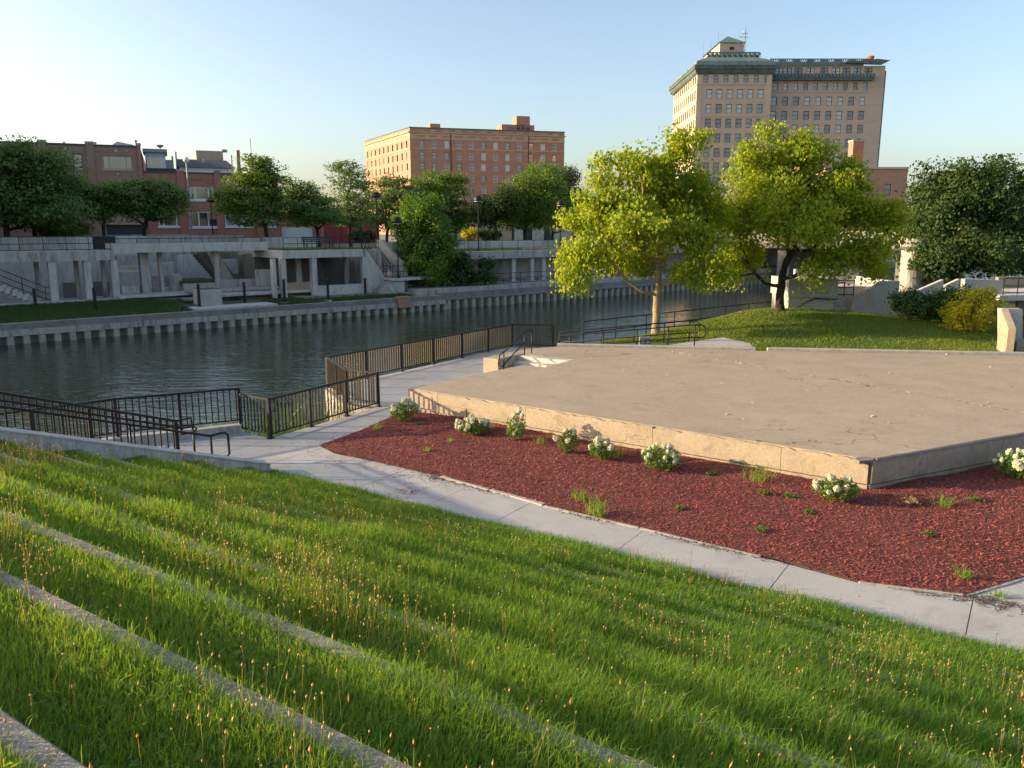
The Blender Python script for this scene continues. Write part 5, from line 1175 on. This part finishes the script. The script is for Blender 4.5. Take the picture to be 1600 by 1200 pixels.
# dark trees at the right
tree('dark_tree', 'broad dark green tree behind the parapets at the right', tbase(1492, 53, .8), bl(53, (1495, 330, 72, 70), (1447, 372, 42, 52, -1), (1555, 365, 56, 66, -.5), (1520, 285, 52, 36), (1590, 330, 40, 60, 1), (1470, 310, 48, 50, .5), (1560, 270, 26, 24), (1500, 395, 85, 38, -1.5), (1580, 410, 40, 24, -1), (1430, 405, 26, 28)), 430, 125, .21, 'leaf_dark', 'bark_dark', 5, 3.0, .35, .46, 0, .6, .6, shell_=.45)
tree('dark_tree', 'dark tree cut off by the right edge, partly sunlit', tbase(1640, 60, .8), bl(60, (1645, 330, 55, 60), (1620, 300, 28, 30), (1660, 390, 60, 50)), 180, 55, .27, 'leaf_mid', 'bark_dark', 6, 3, .3, .42, 0, .6, .6)
# far bank: (name, label, px of trunk, river offset, ground z, lobes, n, per, size, leaf, seed, trunk_h, r0, flat)
def ftree(label, px, b_, z, lobes, n, per, size, lmat, seed, th, r0, flat=0.0, spread=.5, bark='bark_dark', name='street_tree', shell_=.5):
    a, _ = RV.plane(px, 370, b_); x, y, _ = RV(a, b_)
    lobes = [(l[0], l[1], l[2]*1.14, l[3]*1.14, *l[4:]) for l in lobes]
    tree(name, label, (x, y, z), bl(y, *lobes), int(n*1.25), per, size, lmat, bark, seed, th, r0, spread, flat, .35, .55, 'trees of the far promenade', shell_=shell_, tip=.02)
L_ = 'leaf_locust'
ftree('large feathery locust tree filling the far left edge', 12, 75, GZ, [(25, 285, 66, 52), (88, 290, 34, 46), (-30, 275, 60, 60), (55, 330, 60, 26), (62, 248, 40, 18), (10, 245, 30, 16), (105, 330, 22, 22, -1)], 330, 70, .26, L_, 31, 2.6, .24, .5, .62)
ftree('locust tree with drooping sprays, second from the left edge', 55, 77, GZ, [(70, 300, 34, 34), (30, 320, 40, 26), (95, 345, 26, 14)], 110, 62, .25, L_, 32, 2.4, .18, .5, .55)
ftree('small yellow-green locust before the brown brick building', 163, 75, GZ, [(160, 300, 30, 18), (135, 305, 26, 16), (172, 322, 20, 16), (118, 290, 20, 14), (150, 338, 18, 12), (180, 292, 14, 10)], 130, 46, .22, 'leaf_bright', 33, 2.2, .13, .5, .42)
ftree('flat-topped dark locust before the red brick building', 227, 74, GZ, [(238, 302, 42, 20), (210, 322, 26, 18), (264, 322, 24, 18), (235, 330, 36, 14), (222, 292, 20, 12), (272, 305, 16, 14)], 190, 66, .23, L_, 34, 1.9, .17, .5, .45)
ftree('upright locust tree at the right end of the red brick building', 417, 70, GZ, [(398, 292, 30, 38), (368, 318, 26, 26), (425, 285, 18, 28), (402, 338, 32, 14), (405, 256, 18, 14), (352, 300, 14, 14), (432, 318, 12, 18)], 240, 58, .23, 'leaf_mid', 35, 2.4, .16, .5, .42)
ftree('dark spreading tree before the pale garage door', 497, 70, GZ, [(482, 320, 34, 24), (458, 305, 14, 24), (505, 338, 34, 14), (470, 342, 28, 12), (478, 294, 12, 12)], 180, 66, .23, L_, 36, 2.0, .15, .4, .45)
ftree('tall slender feathery tree left of the hotel', 547, 72, GZ, [(542, 272, 26, 18), (548, 306, 32, 22), (532, 334, 34, 16), (560, 335, 26, 16), (528, 258, 14, 8), (560, 290, 18, 14)], 170, 46, .22, L_, 37, 3.0, .14, .5, .42)
ftree('leafy tree before the left corner of the hotel', 605, 76, GZ, [(612, 298, 40, 22), (590, 322, 30, 22), (628, 330, 34, 22), (645, 305, 20, 20), (600, 345, 36, 12)], 190, 60, .25, L_, 38, 2.6, .16, .4, .48)
ftree('leafy tree with sunlit top before the hotel front', 712, 74, GZ, [(692, 296, 34, 26), (675, 325, 40, 24), (716, 335, 26, 20), (705, 280, 18, 14), (660, 300, 18, 20), (700, 352, 34, 12)], 230, 62, .25, 'leaf_mid', 39, 2.4, .17, .3, .48)
ftree('round bright green tree growing beside the broad stairs', 662, 57.9, .3, [(656, 345, 36, 32), (640, 372, 26, 32), (686, 378, 26, 34), (666, 405, 40, 36, -.5), (668, 440, 32, 20, -1), (694, 425, 18, 24), (626, 345, 12, 16), (668, 322, 20, 14), (694, 455, 16, 12, -1), (645, 318, 12, 12)], 330, 90, .2, 'leaf_bright', 40, 1.2, .16, 0, .34, 'bark', 'riverside_tree')
ftree('small dark round tree left of the dark trees at centre', 775, 68, GZ, [(768, 328, 26, 22), (790, 318, 22, 24), (752, 335, 16, 14)], 130, 66, .24, 'leaf_dark', 41, 1.8, .14, 0, .42)
ftree('full dark tree at centre with rounded sunlit crown', 820, 70, GZ, [(845, 283, 36, 24), (815, 305, 36, 28), (858, 318, 34, 28), (800, 335, 28, 20), (835, 342, 40, 14)], 260, 70, .25, 'leaf_mid', 42, 2.2, .2, 0, .46)
ftree('dark tree at centre beside the left lime tree', 862, 74, GZ, [(885, 300, 26, 30), (872, 330, 34, 26), (905, 330, 22, 30), (890, 275, 14, 12)], 200, 70, .26, 'leaf_dark', 43, 2.2, .18, 0, .48)
ftree('background tree seen through gaps of the left lime tree', 960, 80, GZ, [(950, 330, 44, 34), (985, 345, 40, 26), (930, 350, 26, 20)], 150, 66, .3, 'leaf_mid', 44, 2.2, .18, 0, .55)
ftree('background tree between the two lime trees', 1120, 84, GZ, [(1110, 345, 40, 28), (1060, 350, 36, 24), (1150, 350, 36, 24)], 150, 66, .32, 'leaf_dark', 45, 2.2, .18, 0, .6)
# shrubs
def shrub(label, blobs, base, n, per, size, lmat, seed, name='shrub', group=None, spread=.2):
    return tree(name, label, base, blobs, n, per, size, lmat, 'bark_dark', seed, .25, .05, spread, 0, .2, .25, group, 'shrub', .4, .008)
D = 37.2
shrub('dark green shrub left of the golden bush by the mound', bl(D, (1427, 475, 26, 18), (1410, 468, 14, 14), (1445, 482, 18, 16)), tbase(1427, D, .8), 110, 70, .12, 'leaf_shrub', 51)
shrub('dark shrub between the green shrub and the golden bush', bl(D-.6, (1482, 475, 26, 22), (1466, 486, 18, 16), (1500, 462, 18, 12)), tbase(1480, D-.6, .8), 110, 70, .12, 'leaf_shrub', 52)
shrub('golden-leaved bush in full sun right of the mound', bl(35.2, (1520, 485, 34, 26), (1540, 470, 22, 16), (1500, 495, 20, 20), (1550, 492, 18, 16), (1515, 462, 16, 10)), tbase(1520, 35.2, .75), 170, 80, .11, 'leaf_gold', 53, spread=.17)
for i, (px, b_, z, lob, lab) in enumerate([(720, 56.0, .4, [(722, 425, 18, 22), (705, 440, 22, 14), (722, 408, 8, 14)], 'dark sumac bush against the gallery wall beside the round tree'), (758, 55.4, .4, [(755, 432, 22, 10), (770, 440, 18, 9), (745, 445, 24, 9), (760, 415, 8, 14)], 'spreading sumac bush hanging over the lower walk railing'),
                                         (720, 92, GZ, [(733, 365, 10, 8)], 'clipped round yellow bush on the upper lawn'), (760, 90, GZ, [(765, 366, 16, 7)], 'low dark hedge bush beside the clipped yellow bush'), (565, 80, GZ, [(565, 369, 16, 5)], 'low dark hedge behind the bench terrace'), (90, 78, GZ, [(95, 362, 34, 14), (120, 360, 18, 12)], 'dark hedge shrub at the street edge, far left')]):
    a, _ = RV.plane(px, 380, b_); x, y, _ = RV(a, b_)
    shrub(lab, bl(y, *lob), (x, y, z), 70, 70, .24 if b_ < 60 else .22, ['leaf_shrub', 'leaf_shrub', 'leaf_gold', 'leaf_dark', 'leaf_dark', 'leaf_locust'][i], 60+i, spread=.3)
# ================================================================== GRASS
def project(P):
    x, y, z = P[:, 0], P[:, 1], P[:, 2]-EYE
    d = y*_c - z*_s; up = y*_s + z*_c
    return 800 + FPX*x/np.maximum(d, .01), 600 - FPX*up/np.maximum(d, .01), d
def vnoise(x, y, seed, f):
    r = np.random.default_rng(seed); v = 0
    for k in range(7):
        a = r.uniform(0, 6.28); w = f*r.uniform(.5, 1.7); v = v + np.sin(x*np.cos(a)*w + y*np.sin(a)*w + r.uniform(0, 6.28))
    return v/7**.5*.8
def blades(P, h, w, rg, bend=.5, wind=(.25, -.1), upright=1.0):
    n = len(P); a = rg.uniform(0, 2*np.pi, n); ln = np.abs(rg.normal(0, .38, n))*upright
    dr = np.column_stack((np.cos(a)*ln + wind[0]*rg.uniform(.2, 1, n), np.sin(a)*ln + wind[1]*rg.uniform(.2, 1, n)))
    fa = rg.uniform(0, 2*np.pi, n); sx_ = np.column_stack((np.cos(fa), np.sin(fa), np.zeros(n)))*(w/2)[:, None]
    m = P + np.column_stack((dr*(.42*h)[:, None], .58*h)); t = P + np.column_stack((dr*((.85+bend*.5)*h)[:, None], h*(1-.28*ln)))
    V = np.stack((P-sx_, P+sx_, m+sx_*.75, m-sx_*.75, t), 1).reshape(-1, 3)
    k = np.arange(n)[:, None]*5; F = np.stack([k+np.array(q) for q in ((0, 1, 2), (0, 2, 3), (3, 2, 4))], 1).reshape(-1, 3)
    return V, F
rg = np.random.default_rng(99)
N = 3000000
a = rg.uniform(-19.5, 14, N); d = rg.uniform(-.9, DEND+.05, N)
x = a*LW.a[0] + d*LW.b[0]; y = a*LW.a[1] + d*LW.b[1]; z = tread(d); P = np.column_stack((x, y, z))
px, py, dist = project(P)
inf = (px > -60) & (px < 1660) & (py < 1290)
ok = (inf | ((px > -700) & (px < 2300) & (py < 2300) & (rg.random(N) < .4))) & (dist > .5) & (a > a_left(d)+.03)
dc = (d - D0) % PITCHD                     # distance past the last curb's front face
oncurb = dc > PITCHD-.14
thin = vnoise(x, y, 3, 1.1)
cov = np.clip(.16 + .15*(d-2.2) + .24*thin, .04, 1); cov = np.where((a < -12.2) & (d < 8), .06, cov)
ok &= ~(oncurb & (rg.random(N) > cov))
R0 = np.linalg.norm(P - np.array((0, 0, EYE)), axis=1)
keep = ok & (rg.random(N) < np.clip((5.2/np.maximum(R0, 3.0))**.85, .12, 1.0))
P = P[keep]; dist = R0[keep]; dc = dc[keep]; n = len(P)
patch = vnoise(P[:, 0], P[:, 1], 5, 2.2); patch2 = vnoise(P[:, 0], P[:, 1], 8, .7)
lowd = (P[:, 0]*LW.b[0] + P[:, 1]*LW.b[1])
h = (.102 + .046*patch + .038*patch2 + .006*np.clip(lowd-4, 0, 5))*rg.uniform(.45, 1.35, n)*np.where(dc < .22, 1.25, 1.0); h = np.clip(h, .035, .34)
w = (.0031 + .00050*dist)*rg.uniform(.6, 1.35, n)
V, F = blades(P, h, w, rg, .6, (.22, -.08), 1.35)
tn = np.clip(.42 + .20*vnoise(P[:, 0], P[:, 1], 12, 1.5) + .14*patch2 + rg.normal(0, .16, n), 0, .91); dry = rg.random(n) < .04; tn[dry] = 1.0
me = rawmesh('terrace_grass', V, F, 'blade', np.repeat(tn, 3)); props(link('terrace_grass', me), 'long green grass growing over the terraced lawn steps', 'grass', kind='stuff')
print('blades', n)
# seed stalks: plantain and foxtail heads, in drifts
N = 110000
a = rg.uniform(-19, 11, N); d = rg.uniform(.3, DEND-.1, N); x = a*LW.a[0] + d*LW.b[0]; y = a*LW.a[1] + d*LW.b[1]; P = np.column_stack((x, y, tread(d)))
px, py, dist = project(P); drift = vnoise(a*.55, d*1.6, 17, 1.3) + .5*vnoise(x, y, 18, 3.0)
dc = (d - D0) % PITCHD
ok = (px > -500) & (px < 2100) & (py < 1800) & (dist > .5) & (a > a_left(d)+.1) & (dc < PITCHD-.16)
prob = np.clip(.05 + .62*np.clip(drift+.05, 0, 2), 0, 1.3)*np.where(dist < 8, 1.0, .62)*np.where((d > 9.6) & (a < -7), .15, 1)
P = P[ok & (rg.random(N) < prob*.72)]; n = len(P); dist = np.linalg.norm(P-np.array((0, 0, EYE)), axis=1)
h = rg.uniform(.19, .36, n)*np.where(rg.random(n) < .05, 1.45, 1); ln = rg.normal(0, .16, (n, 2)) + np.array((.07, -.02))
top = P + np.column_stack((ln*h[:, None], h)); ws = .0022+.00028*dist
def ribbons(p, q, w0, w1):
    n = len(p); f = rg.uniform(0, np.pi, n); s_ = np.column_stack((np.cos(f), np.sin(f), np.zeros(n)))
    V = np.stack((p-s_*w0[:, None]/2, p+s_*w0[:, None]/2, q+s_*w1[:, None]/2, q-s_*w1[:, None]/2), 1).reshape(-1, 3); k = np.arange(n)[:, None]*4
    return V, np.stack((k+np.array((0, 1, 2)), k+np.array((0, 2, 3))), 1).reshape(-1, 3)
V, F = ribbons(P, top, ws, ws*.8); me = rawmesh('seed_stalks', V, F, 'stalk', np.repeat(rg.random(n), 2)); props(link('seed_stalks', me), 'thin dry stalks standing above the terrace grass', 'grass', kind='stuff')
# heads: small spindles
hl = rg.uniform(.016, .036, n)*np.where(rg.random(n) < .12, 1.9, 1); hr = (.0052+.00036*dist)*rg.uniform(.75, 1.25, n); ax = np.column_stack((ln*.8, np.ones(n))); ax /= np.linalg.norm(ax, axis=1)[:, None]
x1 = np.cross(ax, (0, 1, .2)); x1 /= np.linalg.norm(x1, axis=1)[:, None]; y1 = np.cross(ax, x1); mid = top+ax*hl[:, None]*.45
V = np.stack([top] + [mid + (math.cos(k*2.0944)*x1 + math.sin(k*2.0944)*y1)*hr[:, None] for k in range(3)] + [top+ax*hl[:, None]], 1).reshape(-1, 3)
k = np.arange(n)[:, None]*5; F = np.stack([k+np.array(q) for q in ((0, 2, 1), (0, 3, 2), (0, 1, 3), (4, 1, 2), (4, 2, 3), (4, 3, 1))], 1).reshape(-1, 3)
me = rawmesh('seed_heads', V, F, 'seed', np.repeat(rg.random(n), 6)); props(link('seed_heads', me), 'golden seed heads scattered over the terrace grass', 'grass', kind='stuff')
print('heads', n)
# mound and far-bank turf
N = 240000; x = rg.uniform(2.2, 27, N); y = rg.uniform(29.4, 46, N); nb = -.65*x+.76*y
ok = (y > back(x)+.05) & (nb < NEAR_B-.05); x = x[ok]; y = y[ok]; z = mound_z(x, y); P = np.column_stack((x, y, z))
lp = np.array(pp); hole = inside(P[:, :2], [tuple(p) for p in pp]); rin = (P[:, :2]-np.array(RP.o)); ra = rin @ np.array(RP.a); rb_ = rin @ np.array(RP.b); hole |= (ra > -1.5) & (ra < 5.2) & (rb_ > .05) & (rb_ < 1.35)
px, py, dd = project(P); P = P[~hole & (px > 850) & (px < 1900)]; n = len(P)
h = (.085+.03*vnoise(P[:, 0], P[:, 1], 41, 1.6))*rg.uniform(.5, 1.4, n); h = np.clip(h, .03, .2); V, F = blades(P, h, rg.uniform(.014, .03, n), rg)
tn = np.clip(.45+.25*vnoise(P[:, 0], P[:, 1], 43, .9)+rg.normal(0, .15, n), 0, .91); tn[rg.random(n) < np.clip(.08+.14*vnoise(P[:, 0], P[:, 1], 47, .8), .01, .4)] = 1
me = rawmesh('mound_grass', V, F, 'blade_far', np.repeat(tn, 3)); props(link('mound_grass', me), 'short sunlit grass covering the mound behind the stage', 'grass', kind='stuff')
N = 60000; s_ = rg.uniform(-5, 35.5, N); b_ = rg.uniform(53.5, 59.2, N); ok = np.where(s_ < 17.5, b_ < 59.2, np.where(s_ < 20, b_ < 58.4, b_ < 56.4)) & ~((s_ > A0-1.0) & (s_ < A0-.99))
pa, pb = rect(312, 452, 346, 478, 55.6)[:2]; ok &= ~((s_ > pa-1.1) & (s_ < pb+3.1) & (b_ < 57.2)); s_ = s_[ok]; b_ = b_[ok]
P = np.column_stack((s_*RV.a[0]+b_*RV.b[0], s_*RV.a[1]+b_*RV.b[1], np.array([flz(i, j) for i, j in zip(s_, b_)]))); n = len(P)
V, F = blades(P, rg.uniform(.06, .18, n), rg.uniform(.02, .045, n), rg); me = rawmesh('far_lawn_grass', V, F, 'leaf_shrub', np.repeat(np.clip(rg.normal(.45, .2, n), 0, .9), 3)); props(link('far_lawn_grass', me), 'green grass strip on the far bank above the seawall', 'grass', kind='stuff')  # darker leaf green chosen so the strip's shade sits in its colour
for nm, (s0, s1, b0, b1, zz), num, lab in (('terrace_turf', (26.6, 34.4, 57.5, 62.4, 3.68), 7000, 'grass on the shelter roof terrace round the bench'), ('upper_turf', (38, 80, 60.4, 64.4, GZ+.02), 16000, 'grass along the upper walk of the far bank'), ('court_turf', (18.0, 25.0, 62.7, 66, 1.15), 0, '')):
    if not num: continue
    s_ = rg.uniform(s0, s1, num); b_ = rg.uniform(b0, b1, num); P = np.column_stack((s_*RV.a[0]+b_*RV.b[0], s_*RV.a[1]+b_*RV.b[1], np.full(num, zz)))
    V, F = blades(P, rg.uniform(.06, .16, num), rg.uniform(.03, .06, num), rg); me = rawmesh(nm, V, F, 'blade_far', np.repeat(np.clip(rg.normal(.45, .2, num), 0, .9), 3)); props(link(nm, me), lab, 'grass', kind='stuff')
# reeds in the inlet by the railing
def reed_pts(n, poly):
    lo = np.min(poly, 0); hi = np.max(poly, 0); q = rg.uniform(lo, hi, (n*4, 2)); return q[inside(q, poly)][:n]
q = reed_pts(480, [(-6.45, 20.6), (-7.4, 21.5), (-7.6, 23.5), (-6.4, 25.8), (-5.5, 24.8), (-4.75, 24.1)]); n = len(q)
P = np.column_stack((q, np.full(n, -1.15))); h = rg.uniform(.8, 1.9, n)*np.where(rg.random(n) < .1, 1.25, 1)
V, F = blades(P, h, rg.uniform(.012, .028, n), rg, .4, (.1, -.05), .55); me = rawmesh('reeds', V, F, 'leaf_shrub', np.repeat(np.clip(rg.normal(.5, .25, n), 0, 1), 3)); props(link('reeds', me), 'tall reeds growing from the water in the railing inlet', 'reeds', kind='stuff')
q = np.column_stack((rg.uniform(-9.6, -7.3, 260), rg.uniform(0, 1, 260))); q[:, 1] = 19.9+(q[:, 0]+9.6)*.55+rg.uniform(.1, .9, 260)
P = np.column_stack((q, np.full(260, -1.15))); V, F = blades(P, rg.uniform(1.0, 1.9, 260), rg.uniform(.012, .025, 260), rg, .4, (.1, -.05), .5); me = rawmesh('reeds', V, F, 'leaf_shrub', np.repeat(np.clip(rg.normal(.5, .25, 260), 0, 1), 3)); props(link('reeds', me), 'sparse reeds along the river edge behind the stair railing', 'reeds', kind='stuff')

# ================================================================== HYDRANGEAS AND WEEDS IN THE BED
def panicle(seed, L=.17, r=.06):
    g_ = np.random.default_rng(seed); n = 120; t_ = g_.uniform(0, 1, n); an = g_.uniform(0, 2*np.pi, n); rr_ = r*np.sin(np.pi*(t_*.86+.1))**.7*g_.uniform(.8, 1.05, n)
    C = np.column_stack((rr_*np.cos(an), rr_*np.sin(an), t_*L)); nr = np.column_stack((np.cos(an), np.sin(an), (t_-.35)*1.4)) + g_.normal(0, .3, (n, 3)); nr /= np.linalg.norm(nr, axis=1)[:, None]
    u_ = np.cross(nr, g_.normal(0, 1, (n, 3))); u_ /= np.linalg.norm(u_, axis=1)[:, None]; v_ = np.cross(nr, u_); s_ = .017*g_.uniform(.7, 1.2, n)[:, None]
    V = np.stack((C-u_*s_, C-v_*s_, C+u_*s_, C+v_*s_), 1).reshape(-1, 3); return rawmesh('blossom', V, np.arange(n*4).reshape(-1, 4), 'petal', g_.random(n))
PAN = [panicle(k, L=.09+.018*k, r=.045+.005*k) for k in range(5)]
def gz(x, y): return float(mulch_z(np.array([[x, y]]))[0])
hy = [(632, 653, .42, .55, 24, 'at the left corner of the stage'), (740, 674, .46, .38, 30, 'low and wide, second from the left corner of the stage'), (806, 686, .26, .78, 13, 'tall with two tiers of blossom, third from the left'), (888, 706, .26, .58, 9, 'sparse, fourth from the left, before the cracked wall'),
      (941, 715, .30, .48, 14, 'small cream-blossomed, fifth from the left'), (1033, 729, .44, .56, 26, 'full, in the middle of the stage wall'), (1306, 778, .42, .44, 15, 'open, near the front corner of the stage'), (1590, 742, .48, .55, 22, 'at the right edge beside the side wall')]
for i, (px, py, rad, ht_, nb_, lab) in enumerate(hy):
    x, y = onz(px, py, .12); z = gz(x, y); g_ = np.random.default_rng(200+i); t = empty('hydrangea', (x, y, z), 'white-flowered hydrangea ' + lab, 'hydrangea', 'hydrangeas along the stage wall')
    n = int(520*rad/.4); u_ = g_.normal(0, 1, (n, 3)); u_ /= np.linalg.norm(u_, axis=1)[:, None]; C = u_*g_.uniform(.3, 1, n)[:, None]**.5*np.array((rad*1.05, rad*1.05, ht_*.46)) + np.array((0, 0, ht_*.42)); C[:, 2] = np.abs(C[:, 2])+.02
    link('foliage', leaf_mesh('foliage', C, .095, 'leaf_mid', g_, .1, .3, g_.beta(2, 2, n), .55), t)
    s = MB()
    for k in range(nb_):
        if i in (2,): tier = k % 2; c = np.array((g_.normal(0, .09)+(.06 if tier else -.03), g_.normal(0, .08), ht_*(.88 if tier else .38)+g_.normal(0, .05)))
        else:
            th = g_.uniform(0, 2*np.pi); rr_ = math.sqrt(g_.uniform(0, 1)); c = np.array((math.cos(th)*rad*rr_, math.sin(th)*rad*rr_, ht_*(.95-.5*rr_**2)+g_.normal(0, .03)))
        s.tube([(x, y, z), (x+c[0]*.5, y+c[1]*.5, z+c[2]*.6), (x+c[0], y+c[1], z+c[2])], .005, 4)
        o = link('blossom', PAN[int(g_.integers(0, 5))], t, tuple(c-np.array((0, 0, .03))), (g_.normal(0, .35)+c[1]*-.8, g_.normal(0, .35)+c[0]*.8, g_.uniform(0, 6))); k_ = float(g_.uniform(.85, 1.2)); o.scale = (k_, k_, k_)
    s.build('stems', 'leaf_shrub', t)['kind'] = 'stuff'
wd = [(590, 668, .42, 0, 'leafy weed at the left tip of the mulch bed'), (655, 662, .30, 1, 'weed under the leftmost hydrangea'), (705, 690, .22, 0, 'tiny grass tuft left of the low wide hydrangea'), (845, 694, .34, 0, 'grassy weed between the tall hydrangea and the sparse one'), (906, 778, .45, 0, 'upright grass tuft at the edging in mid bed'), (930, 800, .70, 0, 'large sprawling grass weed over the sidewalk edging'),
      (1112, 741, .40, 1, 'leafy weed just right of the full middle hydrangea'), (1190, 752, .75, 0, 'large grassy clump against the stage wall, right of middle'), (1196, 772, .50, 1, 'dark leafy weed below the large grassy clump'), (1236, 777, .36, 1, 'small weed between the grassy clump and the open hydrangea'), (1190, 830, .32, 1, 'low bright weed in the open mulch right of centre'), (1475, 790, .45, 0, 'grassy weed right of the yellowing weed'),
      (1520, 783, .42, 1, 'leafy weed near the rightmost hydrangea'), (1505, 897, .38, 0, 'weed at the pointed right end of the bed'), (1452, 838, .28, 1, 'small weed in the sunny right part of the bed'), (1062, 795, .26, 1, 'small flat weed in mid bed, far from the wall'), (965, 712, .40, 0, 'grass tuft beside the small cream hydrangea'), (1562, 925, .30, 0, 'tuft growing on the sidewalk corner at far right'),
      (668, 705, .24, 0, 'small tuft in the left part of the bed'), (1262, 800, .30, 1, 'creeping weed left of the open hydrangea, nearer the path')]
for i, (px, py, r, kd, lab) in enumerate(wd):
    x, y = onz(px, py, .08); z = gz(x, y) if inside(np.array([[x, y]]), mul)[0] else .0; g_ = np.random.default_rng(300+i); n = int(20+80*r)
    if kd:
        n = int(n*1.6); C = np.clip(g_.normal(0, .18, (n, 3)), -.32, .32)*np.array((r, r, .35*r)); C[:, 2] = np.abs(C[:, 2])+.02; me = leaf_mesh('weed', C, .07, 'leaf_mid', g_, .0, .5, None, .5)
    else:
        V, F = blades(np.column_stack((g_.normal(0, r*.16, (n, 2)), np.full(n, -.01))), g_.uniform(.45, 1.05, n)*r*.7, np.full(n, .010), g_, .6, (.05, 0), 2.4); me = rawmesh('weed', V, F, 'blade', np.repeat(np.clip(g_.normal(.55, .2, n), 0, .92), 3))
    props(link('weed', me, None, (x, y, z)), lab, 'weed', 'weeds in the mulch bed')

x, y = onz(1422, 784, .1); g_ = np.random.default_rng(400); C = np.clip(g_.normal(0, .3, (90, 3)), -.6, .6)*np.array((.25, .25, .2)); C[:, 2] = np.abs(C[:, 2])+.03
props(link('yellowing_weed', leaf_mesh('yellowing_weed', C, .09, 'seed', g_, .0, .4, None, .5), None, (x, y, gz(x, y))), 'yellowing wilted weed beside the front corner of the stage', 'weed')
# dry leaf litter on the stage and walk
N = 420; q = np.column_stack((rg.uniform(-3, 22, N), rg.uniform(16, 31, N))); q = q[inside(q, stage_poly)]; wgt = np.exp(-np.abs(q[:, 1]-(30.4-(q[:, 0]-9)*.12))/2.2)+.12; q = q[rg.random(len(q)) < wgt]
V, F, n = chips(q, np.full(len(q), SH+.003), .09, .05, .01, .1); me = rawmesh('leaf_litter', V, F, 'litter', np.repeat(rg.random(n), 4)); props(link('leaf_litter', me), 'dry pale leaves scattered on the stage top', 'litter', kind='stuff')

# crumbs of soil washed onto the walk beside the bed
spots = [(1245, 872, .30, .10, 700), (770, 765, .45, .12, 600), (690, 748, .3, .1, 250), (1545, 940, .3, .12, 350), (930, 808, .4, .1, 350), (1120, 855, .6, .08, 350), (1400, 915, .5, .07, 250)]
Q = np.vstack([np.array(onz(px, py)) + np.outer(rg.normal(0, a_, n_), LW.a) + np.outer(rg.normal(0, b_, n_), LW.b) for px, py, a_, b_, n_ in spots]); Q = Q[inside(Q, walk)]
V, F, n = chips(Q, np.full(len(Q), .002), .035, .022, .008, .2); me = rawmesh('soil_crumbs', V, F, 'clod', np.repeat(rg.random(n), 4)); props(link('soil_crumbs', me), 'dark soil crumbs washed onto the sidewalk by the edging', 'soil', kind='stuff')
# low broad leaves (plantain, clover) among the near grass
N = 26000; a = rg.uniform(-9, 8, N); d = rg.uniform(.4, 9.5, N); x = a*LW.a[0]+d*LW.b[0]; y = a*LW.a[1]+d*LW.b[1]; P = np.column_stack((x, y, tread(d)))
px, py, dist = project(P); dc = (d-D0) % PITCHD; ok = (px > -40) & (px < 1640) & (py < 1260) & (dc < PITCHD-.17) & (vnoise(x, y, 61, 1.8) > .15); P = P[ok]; n = len(P); P[:, 2] += rg.uniform(.02, .09, n)
props(link('broad_weeds', leaf_mesh('broad_weeds', P, .055, 'blade', rg, -.3, .4, np.clip(rg.normal(.35, .2, n), 0, .9), .5)), 'low broad-leaved weeds mixed into the terrace grass', 'grass', kind='stuff')

# crumbled pale filler along the stage joint
tt = rg.uniform(-6, 13, 700); Q = np.array(j1) + np.outer(tt, jd) + np.outer(rg.normal(0, .035, 700), nj); Q = Q[inside(Q, stage_poly)]
V, F, n = chips(Q, np.full(len(Q), SH+.001), .07, .03, .008, .1); me = rawmesh('joint_filler', V, F, 'litter', np.repeat(rg.random(n)*.6, 4)); props(link('joint_filler', me), 'crumbled pale joint filler running across the stage top', 'filler', kind='stuff')
